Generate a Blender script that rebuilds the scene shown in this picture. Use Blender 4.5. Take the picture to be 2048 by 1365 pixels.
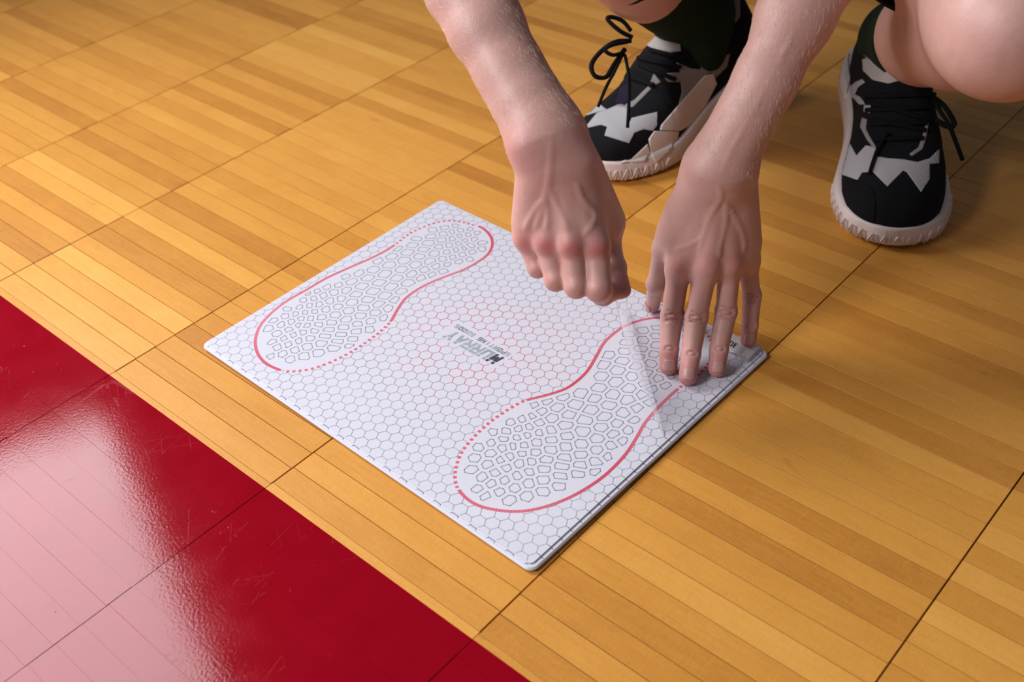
import bpy, bmesh, math, random
import numpy as np
from mathutils import Vector, Matrix
from mathutils.bvhtree import BVHTree
from mathutils.geometry import delaunay_2d_cdt

random.seed(7); rng = np.random.default_rng(7)
scene = bpy.context.scene
COL = scene.collection
for o in list(bpy.data.objects): bpy.data.objects.remove(o)

# ------------------------------------------------------------------ camera
F = 2215.458; PITCH = 0.68841986; ROLL = -0.08190108
YAW = 0.79491137; PHI = 0.77427712          # floor seams / pad rotation
SC = 0.921; HC = 0.7073744 * SC
C0 = np.array([0., 0., HC])
fw = np.array([0., math.cos(PITCH), -math.sin(PITCH)]); rt = np.array([1., 0, 0]); upv = np.cross(rt, fw)
RV = math.cos(ROLL) * rt + math.sin(ROLL) * upv
UV = -math.sin(ROLL) * rt + math.cos(ROLL) * upv
def ray(x, y): return fw + RV * (x - 1024) / F - UV * (y - 682.5) / F
def P(x, y, z=0.):                            # photo pixel -> point at height z
    d = ray(x, y); return C0 + d * ((z - HC) / d[2])
def PD(x, y, D): return C0 + ray(x, y) * D    # photo pixel -> point at depth D
def proj(p):
    v = np.asarray(p, float) - C0; D = v @ fw
    return np.array([1024 + F * (v @ RV) / D, 682.5 - F * (v @ UV) / D, D])

cam = bpy.data.cameras.new('camera'); camo = bpy.data.objects.new('camera', cam); COL.objects.link(camo)
cam.sensor_width = 36; cam.lens = F / 2048 * 36; cam.clip_start = 0.02
m = Matrix.Identity(4)
for i in range(3):
    m[i][0] = RV[i]; m[i][1] = UV[i]; m[i][2] = -fw[i]; m[i][3] = C0[i]
camo.matrix_world = m
cam.dof.use_dof = True; cam.dof.focus_distance = 0.95; cam.dof.aperture_fstop = 6.5
scene.camera = camo

# ------------------------------------------------------------------ light
w = bpy.data.worlds.new('gym_air'); scene.world = w; w.use_nodes = True
bg = w.node_tree.nodes['Background']; bg.inputs[0].default_value = (0.80, 0.86, 1.0, 1); bg.inputs[1].default_value = 0.11

def area(name, loc, target, sx, sy, power, color=(1, 1, 1), spread=180):
    l = bpy.data.lights.new(name, 'AREA'); l.shape = 'RECTANGLE'; l.size = sx; l.size_y = sy; l.energy = power; l.color = color; l.spread = math.radians(spread)
    o = bpy.data.objects.new(name, l); COL.objects.link(o); o.location = loc
    o.rotation_euler = (Vector(target) - Vector(loc)).to_track_quat('-Z', 'Y').to_euler()
    return o
def panel(name, BL, BR, TR, power, color):          # flat light panel given by three corners, facing the court
    BL, BR, TR = (np.array(q, float) for q in (BL, BR, TR)); o = area(name, (0, 0, 0), (0, 0, -1), 1, 1, power, color)
    x = BL - BR; sx = np.linalg.norm(x); x /= sx; y = TR - BR; y -= x * (y @ x); sy = np.linalg.norm(y); y /= sy; z = np.cross(x, y)
    o.data.size = sx; o.data.size_y = sy; c = BR + x * sx / 2 + y * sy / 2
    o.matrix_world = Matrix(((x[0], y[0], z[0], c[0]), (x[1], y[1], z[1], c[1]), (x[2], y[2], z[2], c[2]), (0, 0, 0, 1))); return o
panel('softbox_light', (-1.68, 1.30, .85), (-.84, 1.69, .85), (-.72, 1.57, 1.66), 42, (0.95, 0.96, 1.0))
area('side_strobe_light', (-1.45, .0, 1.45), (0.0, 0.8, 0.05), .55, .55, 24, (0.98, 0.97, 1.0))
scene.view_settings.view_transform = 'Standard'; scene.view_settings.look = 'None'
scene.view_settings.gamma = 1.0; scene.view_settings.exposure = 0.30
scene.view_settings.use_curve_mapping = False

# ------------------------------------------------------------------ helpers
def link(name, me, mat=None, parent=None, smooth=False):
    o = bpy.data.objects.new(name, me); COL.objects.link(o)
    if mat is not None and not me.materials: me.materials.append(mat)
    if smooth: me.polygons.foreach_set('use_smooth', [True] * len(me.polygons))
    if parent is not None: o.parent = parent
    return o
def mesh(name, V, Fc, mat=None, parent=None, smooth=False):
    me = bpy.data.meshes.new(name)
    me.from_pydata([tuple(map(float, v)) for v in V], [], [tuple(map(int, f)) for f in Fc]); me.update()
    return link(name, me, mat, parent, smooth)
def tag(o, label=None, cat=None, group=None, kind=None):
    if label: o['label'] = label
    if cat: o['category'] = cat
    if group: o['group'] = group
    if kind: o['kind'] = kind
    return o
def empty(name, loc):
    o = bpy.data.objects.new(name, None); COL.objects.link(o); o.location = loc; o.empty_display_size = .02
    return o
def keep(o, parent):                          # parent without moving
    o.parent = parent; o.matrix_parent_inverse = parent.matrix_basis.inverted(); return o

def new_mat(name):
    m = bpy.data.materials.new(name); m.use_nodes = True
    nt = m.node_tree; return m, nt, nt.nodes, nt.links, nt.nodes['Principled BSDF']
def simple(name, col, rough=.5, bump=0, bscale=500, spec=.5, var=0, vscale=60, coat=0):
    m, nt, N, L, b = new_mat(name)
    b.inputs['Base Color'].default_value = (*col, 1); b.inputs['Roughness'].default_value = rough
    b.inputs['Specular IOR Level'].default_value = spec; b.inputs['Coat Weight'].default_value = coat
    tc = N.new('ShaderNodeTexCoord')
    if bump:
        n = N.new('ShaderNodeTexNoise'); n.inputs['Scale'].default_value = bscale; n.inputs['Detail'].default_value = 3
        L.new(tc.outputs['Object'], n.inputs['Vector'])
        bp = N.new('ShaderNodeBump'); bp.inputs['Strength'].default_value = bump; bp.inputs['Distance'].default_value = .001
        L.new(n.outputs[0], bp.inputs['Height']); L.new(bp.outputs[0], b.inputs['Normal'])
    if var:
        n2 = N.new('ShaderNodeTexNoise'); n2.inputs['Scale'].default_value = vscale; n2.inputs['Detail'].default_value = 4
        L.new(tc.outputs['Object'], n2.inputs['Vector'])
        mx = N.new('ShaderNodeMix'); mx.data_type = 'RGBA'
        mx.inputs[6].default_value = (*[c * (1 - var) for c in col], 1); mx.inputs[7].default_value = (*[min(1, c * (1 + var)) for c in col], 1)
        L.new(n2.outputs[0], mx.inputs[0]); L.new(mx.outputs[2], b.inputs['Base Color'])
    return m
def weave(name, col, scale, depth=.6, rough=.9):
    """knitted / mesh cloth: two crossed waves as relief"""
    m, nt, N, L, b = new_mat(name)
    b.inputs['Base Color'].default_value = (*col, 1); b.inputs['Roughness'].default_value = rough
    b.inputs['Specular IOR Level'].default_value = .2
    tc = N.new('ShaderNodeTexCoord'); hs = []
    for rot in ((.6, .2, .8), (-.6, .9, -.8)):
        mp = N.new('ShaderNodeMapping'); mp.inputs['Rotation'].default_value = rot
        wv = N.new('ShaderNodeTexWave'); wv.inputs['Scale'].default_value = scale; wv.inputs['Distortion'].default_value = .6
        L.new(tc.outputs['Object'], mp.inputs[0]); L.new(mp.outputs[0], wv.inputs['Vector']); hs.append(wv)
    ml = N.new('ShaderNodeMath'); ml.operation = 'MULTIPLY'
    L.new(hs[0].outputs['Fac'], ml.inputs[0]); L.new(hs[1].outputs['Fac'], ml.inputs[1])
    bp = N.new('ShaderNodeBump'); bp.inputs['Strength'].default_value = depth; bp.inputs['Distance'].default_value = .0012
    L.new(ml.outputs[0], bp.inputs['Height']); L.new(bp.outputs[0], b.inputs['Normal'])
    mx = N.new('ShaderNodeMix'); mx.data_type = 'RGBA'
    mx.inputs[6].default_value = (*[c * .72 for c in col], 1); mx.inputs[7].default_value = (*col, 1)
    L.new(ml.outputs[0], mx.inputs[0]); L.new(mx.outputs[2], b.inputs['Base Color'])
    return m

# ------------------------------------------------------------------ floor: mosaic strips in panels
da = np.array([math.cos(YAW), math.sin(YAW)])        # across the strips
db = np.array([-math.sin(YAW), math.cos(YAW)])       # along the strips
RED_A = 0.32877 * SC
PITCHW = 0.0241 * SC; A0 = 0.5540 * SC
Lpos = [x * SC for x in (1.6222, 1.3798, 1.1374, .8909, .64165, .39025, .1398)]
stepL = .2482 * SC
Lpos = [Lpos[0] + stepL * k for k in (3, 2, 1)] + Lpos + [Lpos[-1] - stepL * k for k in (1, 2, 3)]

def wood_material(name, per_object):
    m, nt, N, L, b = new_mat(name)
    def math_(op, a=None, bb=None, **k):
        n = N.new('ShaderNodeMath'); n.operation = op
        for i, v in enumerate((a, bb)):
            if v is None: continue
            if isinstance(v, (int, float)): n.inputs[i].default_value = v
            else: L.new(v, n.inputs[i])
        return n.outputs[0]
    def mix(fac, a, bb, blend='MIX'):
        n = N.new('ShaderNodeMix'); n.data_type = 'RGBA'; n.blend_type = blend
        for i, v in ((0, fac), (6, a), (7, bb)):
            if isinstance(v, tuple): n.inputs[i].default_value = (*v, 1)
            elif isinstance(v, (int, float)): n.inputs[i].default_value = v
            else: L.new(v, n.inputs[i])
        return n.outputs[2]
    geo = N.new('ShaderNodeNewGeometry')
    mp = N.new('ShaderNodeVectorRotate'); mp.rotation_type = 'Z_AXIS'; mp.inputs['Angle'].default_value = -YAW
    L.new(geo.outputs['Position'], mp.inputs['Vector'])          # x = across strips, y = along
    sep = N.new('ShaderNodeSeparateXYZ'); L.new(mp.outputs[0], sep.inputs[0])
    at = N.new('ShaderNodeAttribute'); at.attribute_name = 'tint'
    at.attribute_type = 'OBJECT' if per_object else 'GEOMETRY'
    tint = at.outputs['Fac']
    # per-strip shifted coordinates so grain breaks at every joint
    off = math_('MULTIPLY', tint, 37.0)
    cv = N.new('ShaderNodeCombineXYZ'); L.new(sep.outputs[0], cv.inputs[0]); L.new(sep.outputs[1], cv.inputs[1]); L.new(off, cv.inputs[2])
    def noise(sx, sy, scale, detail=4, dist=0):
        mm = N.new('ShaderNodeMapping'); mm.inputs['Scale'].default_value = (sx, sy, 1); L.new(cv.outputs[0], mm.inputs[0])
        n = N.new('ShaderNodeTexNoise'); n.inputs['Scale'].default_value = scale; n.inputs['Detail'].default_value = detail
        n.inputs['Distortion'].default_value = dist; L.new(mm.outputs[0], n.inputs['Vector']); return n.outputs[0]
    grain = noise(14, 1.0, 22, 5, .3)
    blot = noise(1.5, 1, 13, 3, .5)
    fine = noise(60, 5, 18, 2)
    fleck = noise(3, 9, 55, 2, 1.2)
    ramp = N.new('ShaderNodeValToRGB'); cr = ramp.color_ramp
    cr.elements[0].position = 0; cr.elements[0].color = (.36, .125, .016, 1)
    cr.elements[1].position = 1; cr.elements[1].color = (.76, .39, .085, 1)
    e = cr.elements.new(.3); e.color = (.52, .21, .030, 1)
    e = cr.elements.new(.65); e.color = (.65, .295, .050, 1)
    v = math_('ADD', math_('MULTIPLY', tint, .92), math_('MULTIPLY', math_('SUBTRACT', blot, .5), .34))
    v = math_('ADD', v, math_('MULTIPLY', math_('SUBTRACT', grain, .5), .26))
    v = math_('ADD', v, math_('MULTIPLY', math_('SUBTRACT', fleck, .5), .26))
    L.new(v, ramp.inputs[0])
    # rare dark mineral streaks
    st = N.new('ShaderNodeMapRange'); st.inputs['From Min'].default_value = .70; st.inputs['From Max'].default_value = .82
    L.new(noise(9, 2.2, 6, 3, .8), st.inputs[0])
    wood = mix(math_('MULTIPLY', st.outputs[0], .6), ramp.outputs[0], (.26, .085, .012))
    wood = mix(.14, wood, mix(fine, (.36, .13, .02), (.85, .48, .12)))
    # red paint with worn, scuffed patches
    pn = N.new('ShaderNodeTexNoise'); pn.inputs['Scale'].default_value = 28; pn.inputs['Detail'].default_value = 6; L.new(mp.outputs[0], pn.inputs['Vector'])
    scr = N.new('ShaderNodeTexNoise'); scr.inputs['Scale'].default_value = 9; scr.inputs['Detail'].default_value = 8; scr.inputs['Roughness'].default_value = .75
    L.new(mp.outputs[0], scr.inputs['Vector'])
    red = mix(pn.outputs[0], (.205, .0005, .0055), (.26, .001, .009))
    # thin scratches: stretched voronoi edges, two directions
    sc_fac = None
    for ang, s in ((.5, 1.0), (-.9, 1.3), (1.4, .8)):
        rr = N.new('ShaderNodeVectorRotate'); rr.rotation_type = 'Z_AXIS'; rr.inputs['Angle'].default_value = ang; L.new(mp.outputs[0], rr.inputs['Vector'])
        mm = N.new('ShaderNodeMapping'); mm.inputs['Scale'].default_value = (42 * s, 4 * s, 1); L.new(rr.outputs[0], mm.inputs[0])
        vo = N.new('ShaderNodeTexVoronoi'); vo.feature = 'DISTANCE_TO_EDGE'; vo.inputs['Scale'].default_value = 1; L.new(mm.outputs[0], vo.inputs['Vector'])
        lt = math_('LESS_THAN', vo.outputs['Distance'], .0040)
        sc_fac = lt if sc_fac is None else math_('MAXIMUM', sc_fac, lt)
    gate = math_('GREATER_THAN', scr.outputs[0], .56)
    scratch = math_('MULTIPLY', sc_fac, gate)
    red = mix(math_('MULTIPLY', scratch, .04), red, (.62, .22, .22))
    isred = math_('LESS_THAN', sep.outputs[0], RED_A)
    top = N.new('ShaderNodeSeparateXYZ'); L.new(geo.outputs['Position'], top.inputs[0])
    painted = math_('MULTIPLY', isred, math_('GREATER_THAN', top.outputs[2], -.0012))
    L.new(mix(painted, wood, red), b.inputs['Base Color'])
    # gloss
    rw = math_('ADD', .33, math_('MULTIPLY', grain, .12))
    rr_ = math_('ADD', .06, math_('ADD', math_('MULTIPLY', pn.outputs[0], .08), math_('MULTIPLY', scratch, .08)))
    rmx = N.new('ShaderNodeMix'); rmx.data_type = 'FLOAT'; L.new(painted, rmx.inputs[0]); L.new(rw, rmx.inputs[2]); L.new(rr_, rmx.inputs[3])
    L.new(rmx.outputs[0], b.inputs['Roughness'])
    # relief: grain on wood, fine orange-peel, pits and scratches on paint
    pit = N.new('ShaderNodeTexVoronoi'); pit.inputs['Scale'].default_value = 75; L.new(mp.outputs[0], pit.inputs['Vector'])
    pits = N.new('ShaderNodeMapRange'); pits.inputs['From Min'].default_value = .0; pits.inputs['From Max'].default_value = .09
    pits.inputs['To Min'].default_value = -1; pits.inputs['To Max'].default_value = 0; L.new(pit.outputs['Distance'], pits.inputs[0])
    pits_ = math_('MULTIPLY', pits.outputs[0], math_('GREATER_THAN', scr.outputs[0], .55))
    peel = N.new('ShaderNodeTexNoise'); peel.inputs['Scale'].default_value = 420; peel.inputs['Detail'].default_value = 2; L.new(mp.outputs[0], peel.inputs['Vector'])
    hpaint = math_('ADD', math_('MULTIPLY', peel.outputs[0], .26), math_('ADD', math_('MULTIPLY', pits_, .9), math_('MULTIPLY', scratch, -.22)))
    hw = math_('ADD', math_('ADD', math_('MULTIPLY', grain, .30), math_('MULTIPLY', fine, .30)), math_('MULTIPLY', fleck, .55))
    hmx = N.new('ShaderNodeMix'); hmx.data_type = 'FLOAT'; L.new(painted, hmx.inputs[0]); L.new(hw, hmx.inputs[2]); L.new(hpaint, hmx.inputs[3])
    bp = N.new('ShaderNodeBump'); bp.inputs['Strength'].default_value = .35; bp.inputs['Distance'].default_value = .0006
    L.new(hmx.outputs[0], bp.inputs['Height']); L.new(bp.outputs[0], b.inputs['Normal'])
    spx = N.new('ShaderNodeMix'); spx.data_type = 'FLOAT'; L.new(painted, spx.inputs[0]); spx.inputs[2].default_value = .28; spx.inputs[3].default_value = .155
    L.new(spx.outputs[0], b.inputs['Specular IOR Level'])
    return m
M_WOOD = wood_material('maple_strip_varnish', True)
M_WOODS = wood_material('maple_strip_varnish_field', False)
M_GAP = simple('dark_joint_filler', (.028, .012, .004), .8)

def strip_mesh(name, ln, wd, c=.00012):
    """one floor strip: chamfered top, length along local Y"""
    t = .008
    x, y = wd / 2, ln / 2
    V = [(-x, -y, -t), (x, -y, -t), (x, y, -t), (-x, y, -t), (-x, -y, -c), (x, -y, -c), (x, y, -c), (-x, y, -c),
         (-x + c, -y + c, 0), (x - c, -y + c, 0), (x - c, y - c, 0), (-x + c, y - c, 0)]
    Fc = [(3, 2, 1, 0)]
    for i in range(4):
        j = (i + 1) % 4; Fc += [(i, j, j + 4, i + 4), (i + 4, j + 4, j + 8, i + 8)]
    Fc.append((8, 9, 10, 11)); return V, Fc
floor = mesh('floor', [(x, y, z) for z in (-.03, -.0045) for x, y in ((-1.6, -.3), (1.6, -.3), (1.6, 2.6), (-1.6, 2.6))],
             [(3, 2, 1, 0), (4, 5, 6, 7), (0, 1, 5, 4), (1, 2, 6, 5), (2, 3, 7, 6), (3, 0, 4, 7)], M_GAP)
tag(floor, 'varnished maple mosaic strip floor with a red painted lane', kind='structure')
padc = [(-.2915, .8167), (-.0658, 1.0411), (.2277, .7429), (0, .5176)]
def in_pad(x, y):
    dx, dy = x + .0324, y - .7798
    u = dx * math.cos(PHI) + dy * math.sin(PHI); v = dx * math.sin(PHI) - dy * math.cos(PHI)
    return abs(u) < .150 and abs(v) < .200
cells = []
for c in range(len(Lpos) - 1):
    b1, b0 = Lpos[c], Lpos[c + 1]
    jit = {0: .0}.get(c, random.uniform(-.002, .002))
    for r in range(-62, 80):
        a = A0 + r * PITCHW + PITCHW / 2 + jit; bm = (b0 + b1) / 2
        ctr = a * da + bm * db
        if not (-1.55 < ctr[0] < 1.55 and -.25 < ctr[1] < 2.55): continue
        seen = 0
        for i in range(7):
            for j in (-.3, .3):
                q = (a + j * PITCHW) * da + (b0 + (b1 - b0) * (i + .5) / 7) * db
                if q[1] < .1 or in_pad(*q): continue
                s = proj((q[0], q[1], 0))
                if 0 <= s[0] <= 2048 and 0 <= s[1] <= 1365: seen += 1 / s[2] ** 2
        cells.append((seen, c, a, bm, b1 - b0, ctr))
cells.sort(key=lambda t: -t[0])
shared = {}; fieldV, fieldF, fieldT = [], [], []
for k, (seen, c, a, bmid, ln, ctr) in enumerate(cells):
    tint = float(np.clip(rng.normal(.64, .13) if rng.random() < .78 else rng.normal(.30, .10), 0, 1)); z = random.uniform(-.00012, .00008)
    if k < 300 and seen > 0:
        key = (c, a < RED_A + .004)
        if key not in shared:
            pme = bpy.data.meshes.new('plank'); V, Fc = strip_mesh('plank', ln - (.0007 if key[1] else .0013), PITCHW - (.00003 if key[1] else .00065), .00005 if key[1] else .00012)
            pme.from_pydata(V, [], Fc); pme.materials.append(M_WOOD); shared[key] = pme
        o = bpy.data.objects.new('plank', shared[key]); COL.objects.link(o); o.parent = floor
        o.location = (ctr[0], ctr[1], z); o.rotation_euler = (random.gauss(0, .0006), random.gauss(0, .0022), YAW); o['tint'] = tint
    else:
        V, Fc = strip_mesh('plank', ln - .0013, PITCHW - (.00003 if a < RED_A else .0006)); base = len(fieldV)
        for v in V:
            q = v[0] * da + v[1] * db; fieldV.append((ctr[0] + q[0], ctr[1] + q[1], v[2] + z))
        fieldF += [tuple(i + base for i in f) for f in Fc]; fieldT += [tint] * len(V)
pf = mesh('plank_field', fieldV, fieldF, M_WOODS, floor); pf['kind'] = 'stuff'
pf.data.attributes.new('tint', 'FLOAT', 'POINT').data.foreach_set('value', fieldT)

# ------------------------------------------------------------------ the pad
PADC = np.array([-.0324, .7798]); PW, PL = .3185, .4195; ZT = .006; ZB = .0047
ua = np.array([math.cos(PHI), math.sin(PHI)]); ub = np.array([math.sin(PHI), -math.cos(PHI)])
def pad2w(u, v, z=ZT): q = PADC + u * ua + v * ub; return (q[0], q[1], z)
def w2pad(p): d = np.asarray(p)[:2] - PADC; return np.array([d @ ua, d @ ub])
def px2pad(x, y): return w2pad(P(x, y, ZT))
def rrect(hw, hl, r, n=8):
    pts = []
    for sx, sy, a0 in ((1, 1, 0), (-1, 1, 90), (-1, -1, 180), (1, -1, 270)):
        for i in range(n + 1):
            a = math.radians(a0 + 90 * i / n); pts.append((sx * (hw - r) + r * math.cos(a), sy * (hl - r) + r * math.sin(a)))
    return pts
def slab(name, hw, hl, r, z0, z1, bev, mat, parent):
    rings = [(rrect(hw - bev, hl - bev, r), z0), (rrect(hw, hl, r + bev), z0 + bev), (rrect(hw, hl, r + bev), z1 - bev), (rrect(hw - bev, hl - bev, r), z1)]
    V, Fc = [], []; n = len(rings[0][0])
    for pts, z in rings: V += [pad2w(u, v, z) for u, v in pts]
    for k in range(3):
        for i in range(n):
            j = (i + 1) % n; Fc.append((k * n + j, k * n + i, (k + 1) * n + i, (k + 1) * n + j))
    Fc.append(tuple(range(n))); Fc.append(tuple(reversed(range(3 * n, 4 * n))))
    return keep(mesh(name, V, Fc, mat), parent)
M_PAD = simple('pad_white_vinyl', (.62, .61, .68), .32, .05, 900)
M_SHEET = simple('stacked_adhesive_film', (.63, .62, .68), .22, .10, 260, coat=.3)
M_FOAM = simple('pad_dark_foam', (.02, .02, .025), .8)
pad = empty('traction_pad', (PADC[0], PADC[1], 0))
tag(pad, 'white sticky traction pad printed with hexagons and two shoe outlines, lying on the floor', 'traction pad')
slab('foam_base', PW / 2 - .0015, PL / 2 - .0015, .006, 0, .0012, .0004, M_FOAM, pad)
board = slab('pad_board', PW / 2, PL / 2, .0065, .0012, ZB, .0012, M_PAD, pad)
stack = slab('film_stack', PW / 2 - .0042, PL / 2 - .0042, .004, ZB, ZT, .0002, M_SHEET, pad)

def attr_mat(name, rough=.4):
    m, nt, N, L, b = new_mat(name); a = N.new('ShaderNodeAttribute'); a.attribute_name = 'ink'
    L.new(a.outputs['Color'], b.inputs['Base Color']); b.inputs['Roughness'].default_value = rough; return m
M_INK = attr_mat('printed_ink')
class Ink:
    def __init__(s): s.V, s.F, s.c = [], [], []
    def poly(s, pts, col, z): 
        b = len(s.V); s.V += [pad2w(u, v, z) for u, v in pts]; s.F.append(tuple(range(b, b + len(pts)))); s.c.append(col)
    def seg(s, a, b, w, col, z, ext=0):
        a = np.array(a, float); b = np.array(b, float); d = b - a; l = np.linalg.norm(d)
        if l < 1e-6: return
        d /= l; n = np.array([-d[1], d[0]]) * w / 2; a = a - d * ext; b = b + d * ext
        s.poly([a - n, b - n, b + n, a + n], col, z)
    def build(s, name, parent):
        o = mesh(name, s.V, s.F, M_INK); at = o.data.color_attributes.new('ink', 'FLOAT_COLOR', 'CORNER')
        buf = []
        for f, c in zip(s.F, s.c): buf += list((*c, 1)) * len(f)
        at.data.foreach_set('color', buf); return keep(o, parent)
def smooth_closed(pts, n=260):
    pts = np.array(pts, float); m_ = len(pts); seg = np.linalg.norm(np.roll(pts, -1, 0) - pts, axis=1); cum = np.r_[0, np.cumsum(seg)]
    out = []
    for t in np.linspace(0, cum[-1], n, endpoint=False):
        i = min(np.searchsorted(cum, t, 'right') - 1, m_ - 1); f = (t - cum[i]) / seg[i]
        p0, p1, p2, p3 = (pts[(i + k) % m_] for k in (-1, 0, 1, 2))
        out.append(.5 * ((2 * p1) + (p2 - p0) * f + (2 * p0 - 5 * p1 + 4 * p2 - p3) * f * f + (3 * p1 - p0 - 3 * p2 + p3) * f ** 3))
    return np.array(out)
def inside(p, poly):
    x, y = p; c = False; n = len(poly); j = n - 1
    for i in range(n):
        xi, yi = poly[i]; xj, yj = poly[j]
        if (yi > y) != (yj > y) and x < (xj - xi) * (y - yi) / (yj - yi) + xi: c = not c
        j = i
    return c
footL_px = [(400 + x / 3.4133, 380 + y / 3.4133) for x, y in
    [(1330,375),(1430,300),(1540,248),(1640,218),(1740,212),(1860,238),(1930,262),(1985,320),(1995,380),(1965,440),(1900,490),(1800,545),
     (1680,590),(1560,640),(1470,690),(1400,745),(1350,815),(1300,900),(1240,960),(1170,1015),(1060,1090),(930,1160),(790,1215),(690,1235),
     (600,1240),(530,1225),(450,1185),(400,1130),(378,1060),(385,990),(420,915),(500,830),(600,755),(740,675),(860,605),(1000,540),(1150,475),(1260,420)]]
footR_px = [(880 + x / 2.438, 600 + y / 2.438) for x, y in
    [(1080,88),(1000,95),(920,120),(860,155),(800,210),(760,280),(720,345),(670,395),(610,435),(520,465),(420,490),(380,508),(310,550),(240,600),
     (165,670),(105,745),(75,830),(75,890),(90,925),(130,970),(190,1005),(270,1025),(360,1033),(450,1025),(560,995),(680,940),(800,860),(900,760),
     (960,670),(1000,600),(1060,530),(1120,470),(1160,435),(1200,405),(1260,365),(1310,310),(1330,240),(1310,180),(1250,120),(1170,92)]]
dash = {'L': [((400 + 1330/3.4133, 380+375/3.4133), (400+1900/3.4133, 380+250/3.4133)), ((400+1300/3.4133, 380+900/3.4133), (400+560/3.4133, 380+1232/3.4133))],
        'R': [((880+415/2.438, 600+491/2.438), (880+90/2.438, 600+925/2.438)), ((880+1165/2.438, 600+432/2.438), (880+1180/2.438, 600+92/2.438))]}
RED = (.62, .075, .12); GREY = (.40, .40, .45)
outl = {}
for k, pxs in (('L', footL_px), ('R', footR_px)):
    outl[k] = smooth_closed([px2pad(*q) for q in pxs], 300)
    o = Ink(); pts = outl[k]; n = len(pts)
    dashed = np.zeros(n, bool)
    for a, b in dash[k]:
        ia = int(np.argmin(np.linalg.norm(pts - px2pad(*a), axis=1))); ib = int(np.argmin(np.linalg.norm(pts - px2pad(*b), axis=1)))
        i = ia
        while i != ib: dashed[i] = True; i = (i + 1) % n
    acc = 0
    for i in range(n):
        a, b = pts[i], pts[(i + 1) % n]; l = np.linalg.norm(b - a); acc += l
        if not dashed[i]:
            f = .5 + .5 * math.sin(i * .07 + 1) * math.sin(i * .023)
            o.seg(a, b, .0029, tuple(RED[q] * (1 - .38 * f) + (.80, .42, .47)[q] * .38 * f for q in range(3)), ZT + .00009, .0001)
    # dashes walked at constant spacing
    i = 0
    run = []
    for i in range(n + 1):
        ii = i % n
        if dashed[ii]: run.append(pts[ii])
        elif run:
            r = np.array(run); s = np.r_[0, np.cumsum(np.linalg.norm(np.diff(r, axis=0), axis=1))]
            for t in np.arange(.0022, s[-1], .0056):
                a = [np.interp(t, s, r[:, q]) for q in (0, 1)]; b = [np.interp(min(t + .0027, s[-1]), s, r[:, q]) for q in (0, 1)]
                o.seg(a, b, .0029, (.66, .11, .15), ZT + .00009)
            run = []
    o.build('printed_foot_outline', stack)

# voronoi tread cells inside both soles
def clip(poly, p, nrm):
    out = []
    for i in range(len(poly)):
        a, b = poly[i], poly[(i + 1) % len(poly)]; da_, db_ = (a - p) @ nrm, (b - p) @ nrm
        if da_ <= 0: out.append(a)
        if (da_ < 0) != (db_ < 0) and da_ != db_: out.append(a + (b - a) * da_ / (da_ - db_))
    return out
def shrink(poly, d):
    c = list(poly); 
    for i in range(len(poly)):
        a, b = poly[i], poly[(i + 1) % len(poly)]; e = b - a; l = np.linalg.norm(e)
        if l < 1e-7: continue
        nrm = np.array([e[1], -e[0]]) / l
        if (np.mean(poly, axis=0) - a) @ nrm > 0: nrm = -nrm
        c = clip(c, a - nrm * d, nrm)
        if len(c) < 3: return []
    return c
for k in 'LR':
    pts = outl[k]; ctr = pts.mean(0); cov = np.cov((pts - ctr).T); ev, vec = np.linalg.eigh(cov); ax = vec[:, 1]; sd = vec[:, 0]
    inner = np.array([p for p in pts])
    sig = np.roll(inner, -1, 0) - np.roll(inner, 1, 0); nn = np.stack([sig[:, 1], -sig[:, 0]], 1); nn /= np.linalg.norm(nn, axis=1)[:, None]
    if np.mean(np.sum(nn * (inner - ctr), axis=1)) < 0: nn = -nn
    inner = inner - nn * .0055
    lo = ((pts - ctr) @ ax).min(); hi = ((pts - ctr) @ ax).max()
    ends = np.array([(ctr + ax * lo), (ctr + ax * hi)])
    seeds = []; R0 = .0130
    rr = np.random.default_rng(3 if k == 'L' else 11)
    for i in range(-24, 25):
        for j in range(-14, 15):
            s, t = i * R0 * .88, (j + .5 * (i % 2)) * R0
            # lens-like warp: hexagons swell in ball and heel, squeeze between
            s2 = s + .0060 * math.sin(s / .030 + .8) + .0030 * math.sin(t / .015 + s * 25)
            t2 = t + .0030 * math.sin(t / .017 + s * 22) + .0015 * math.sin(s / .011)
            q = ctr + ax * s2 + sd * t2 + rr.normal(0, .0009, 2)
            seeds.append(q)
    seeds = np.array(seeds); o = Ink()
    for q in seeds:
        if not inside(q, pts): continue
        d = np.linalg.norm(seeds - q, axis=1); nb = np.argsort(d)[1:16]
        poly = [q + np.array(v) * .03 for v in ((-1, -1), (1, -1), (1, 1), (-1, 1))]
        for i in nb:
            e = seeds[i] - q; l = np.linalg.norm(e); poly = clip(poly, q + e / 2, e / l)
            if len(poly) < 3: break
        if len(poly) < 3: continue
        poly = shrink(poly, .0018 + .0005 * rr.random())
        if len(poly) < 3 or not all(inside(v, inner) for v in poly):
            if len(poly) < 3: continue
            # clip to the inner outline by nearest boundary tangents
            for it in range(3):
                bad = [v for v in poly if not inside(v, inner)]
                if not bad: break
                i = int(np.argmin(np.linalg.norm(inner - bad[0], axis=1))); poly = clip(poly, inner[i], nn[i])
                if len(poly) < 3: break
            if len(poly) < 3 or not all(inside(v - 0.0003 * (v - q) / max(1e-6, np.linalg.norm(v - q)), inner) for v in poly): continue
        ar = .5 * abs(sum(poly[i][0] * poly[(i + 1) % len(poly)][1] - poly[(i + 1) % len(poly)][0] * poly[i][1] for i in range(len(poly))))
        if ar < 3e-6: continue
        for i in range(len(poly)): o.seg(poly[i], poly[(i + 1) % len(poly)], .00078, (.27, .275, .31), ZT + .00008, .0002)
    o.build('printed_tread_cells', stack)

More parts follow.
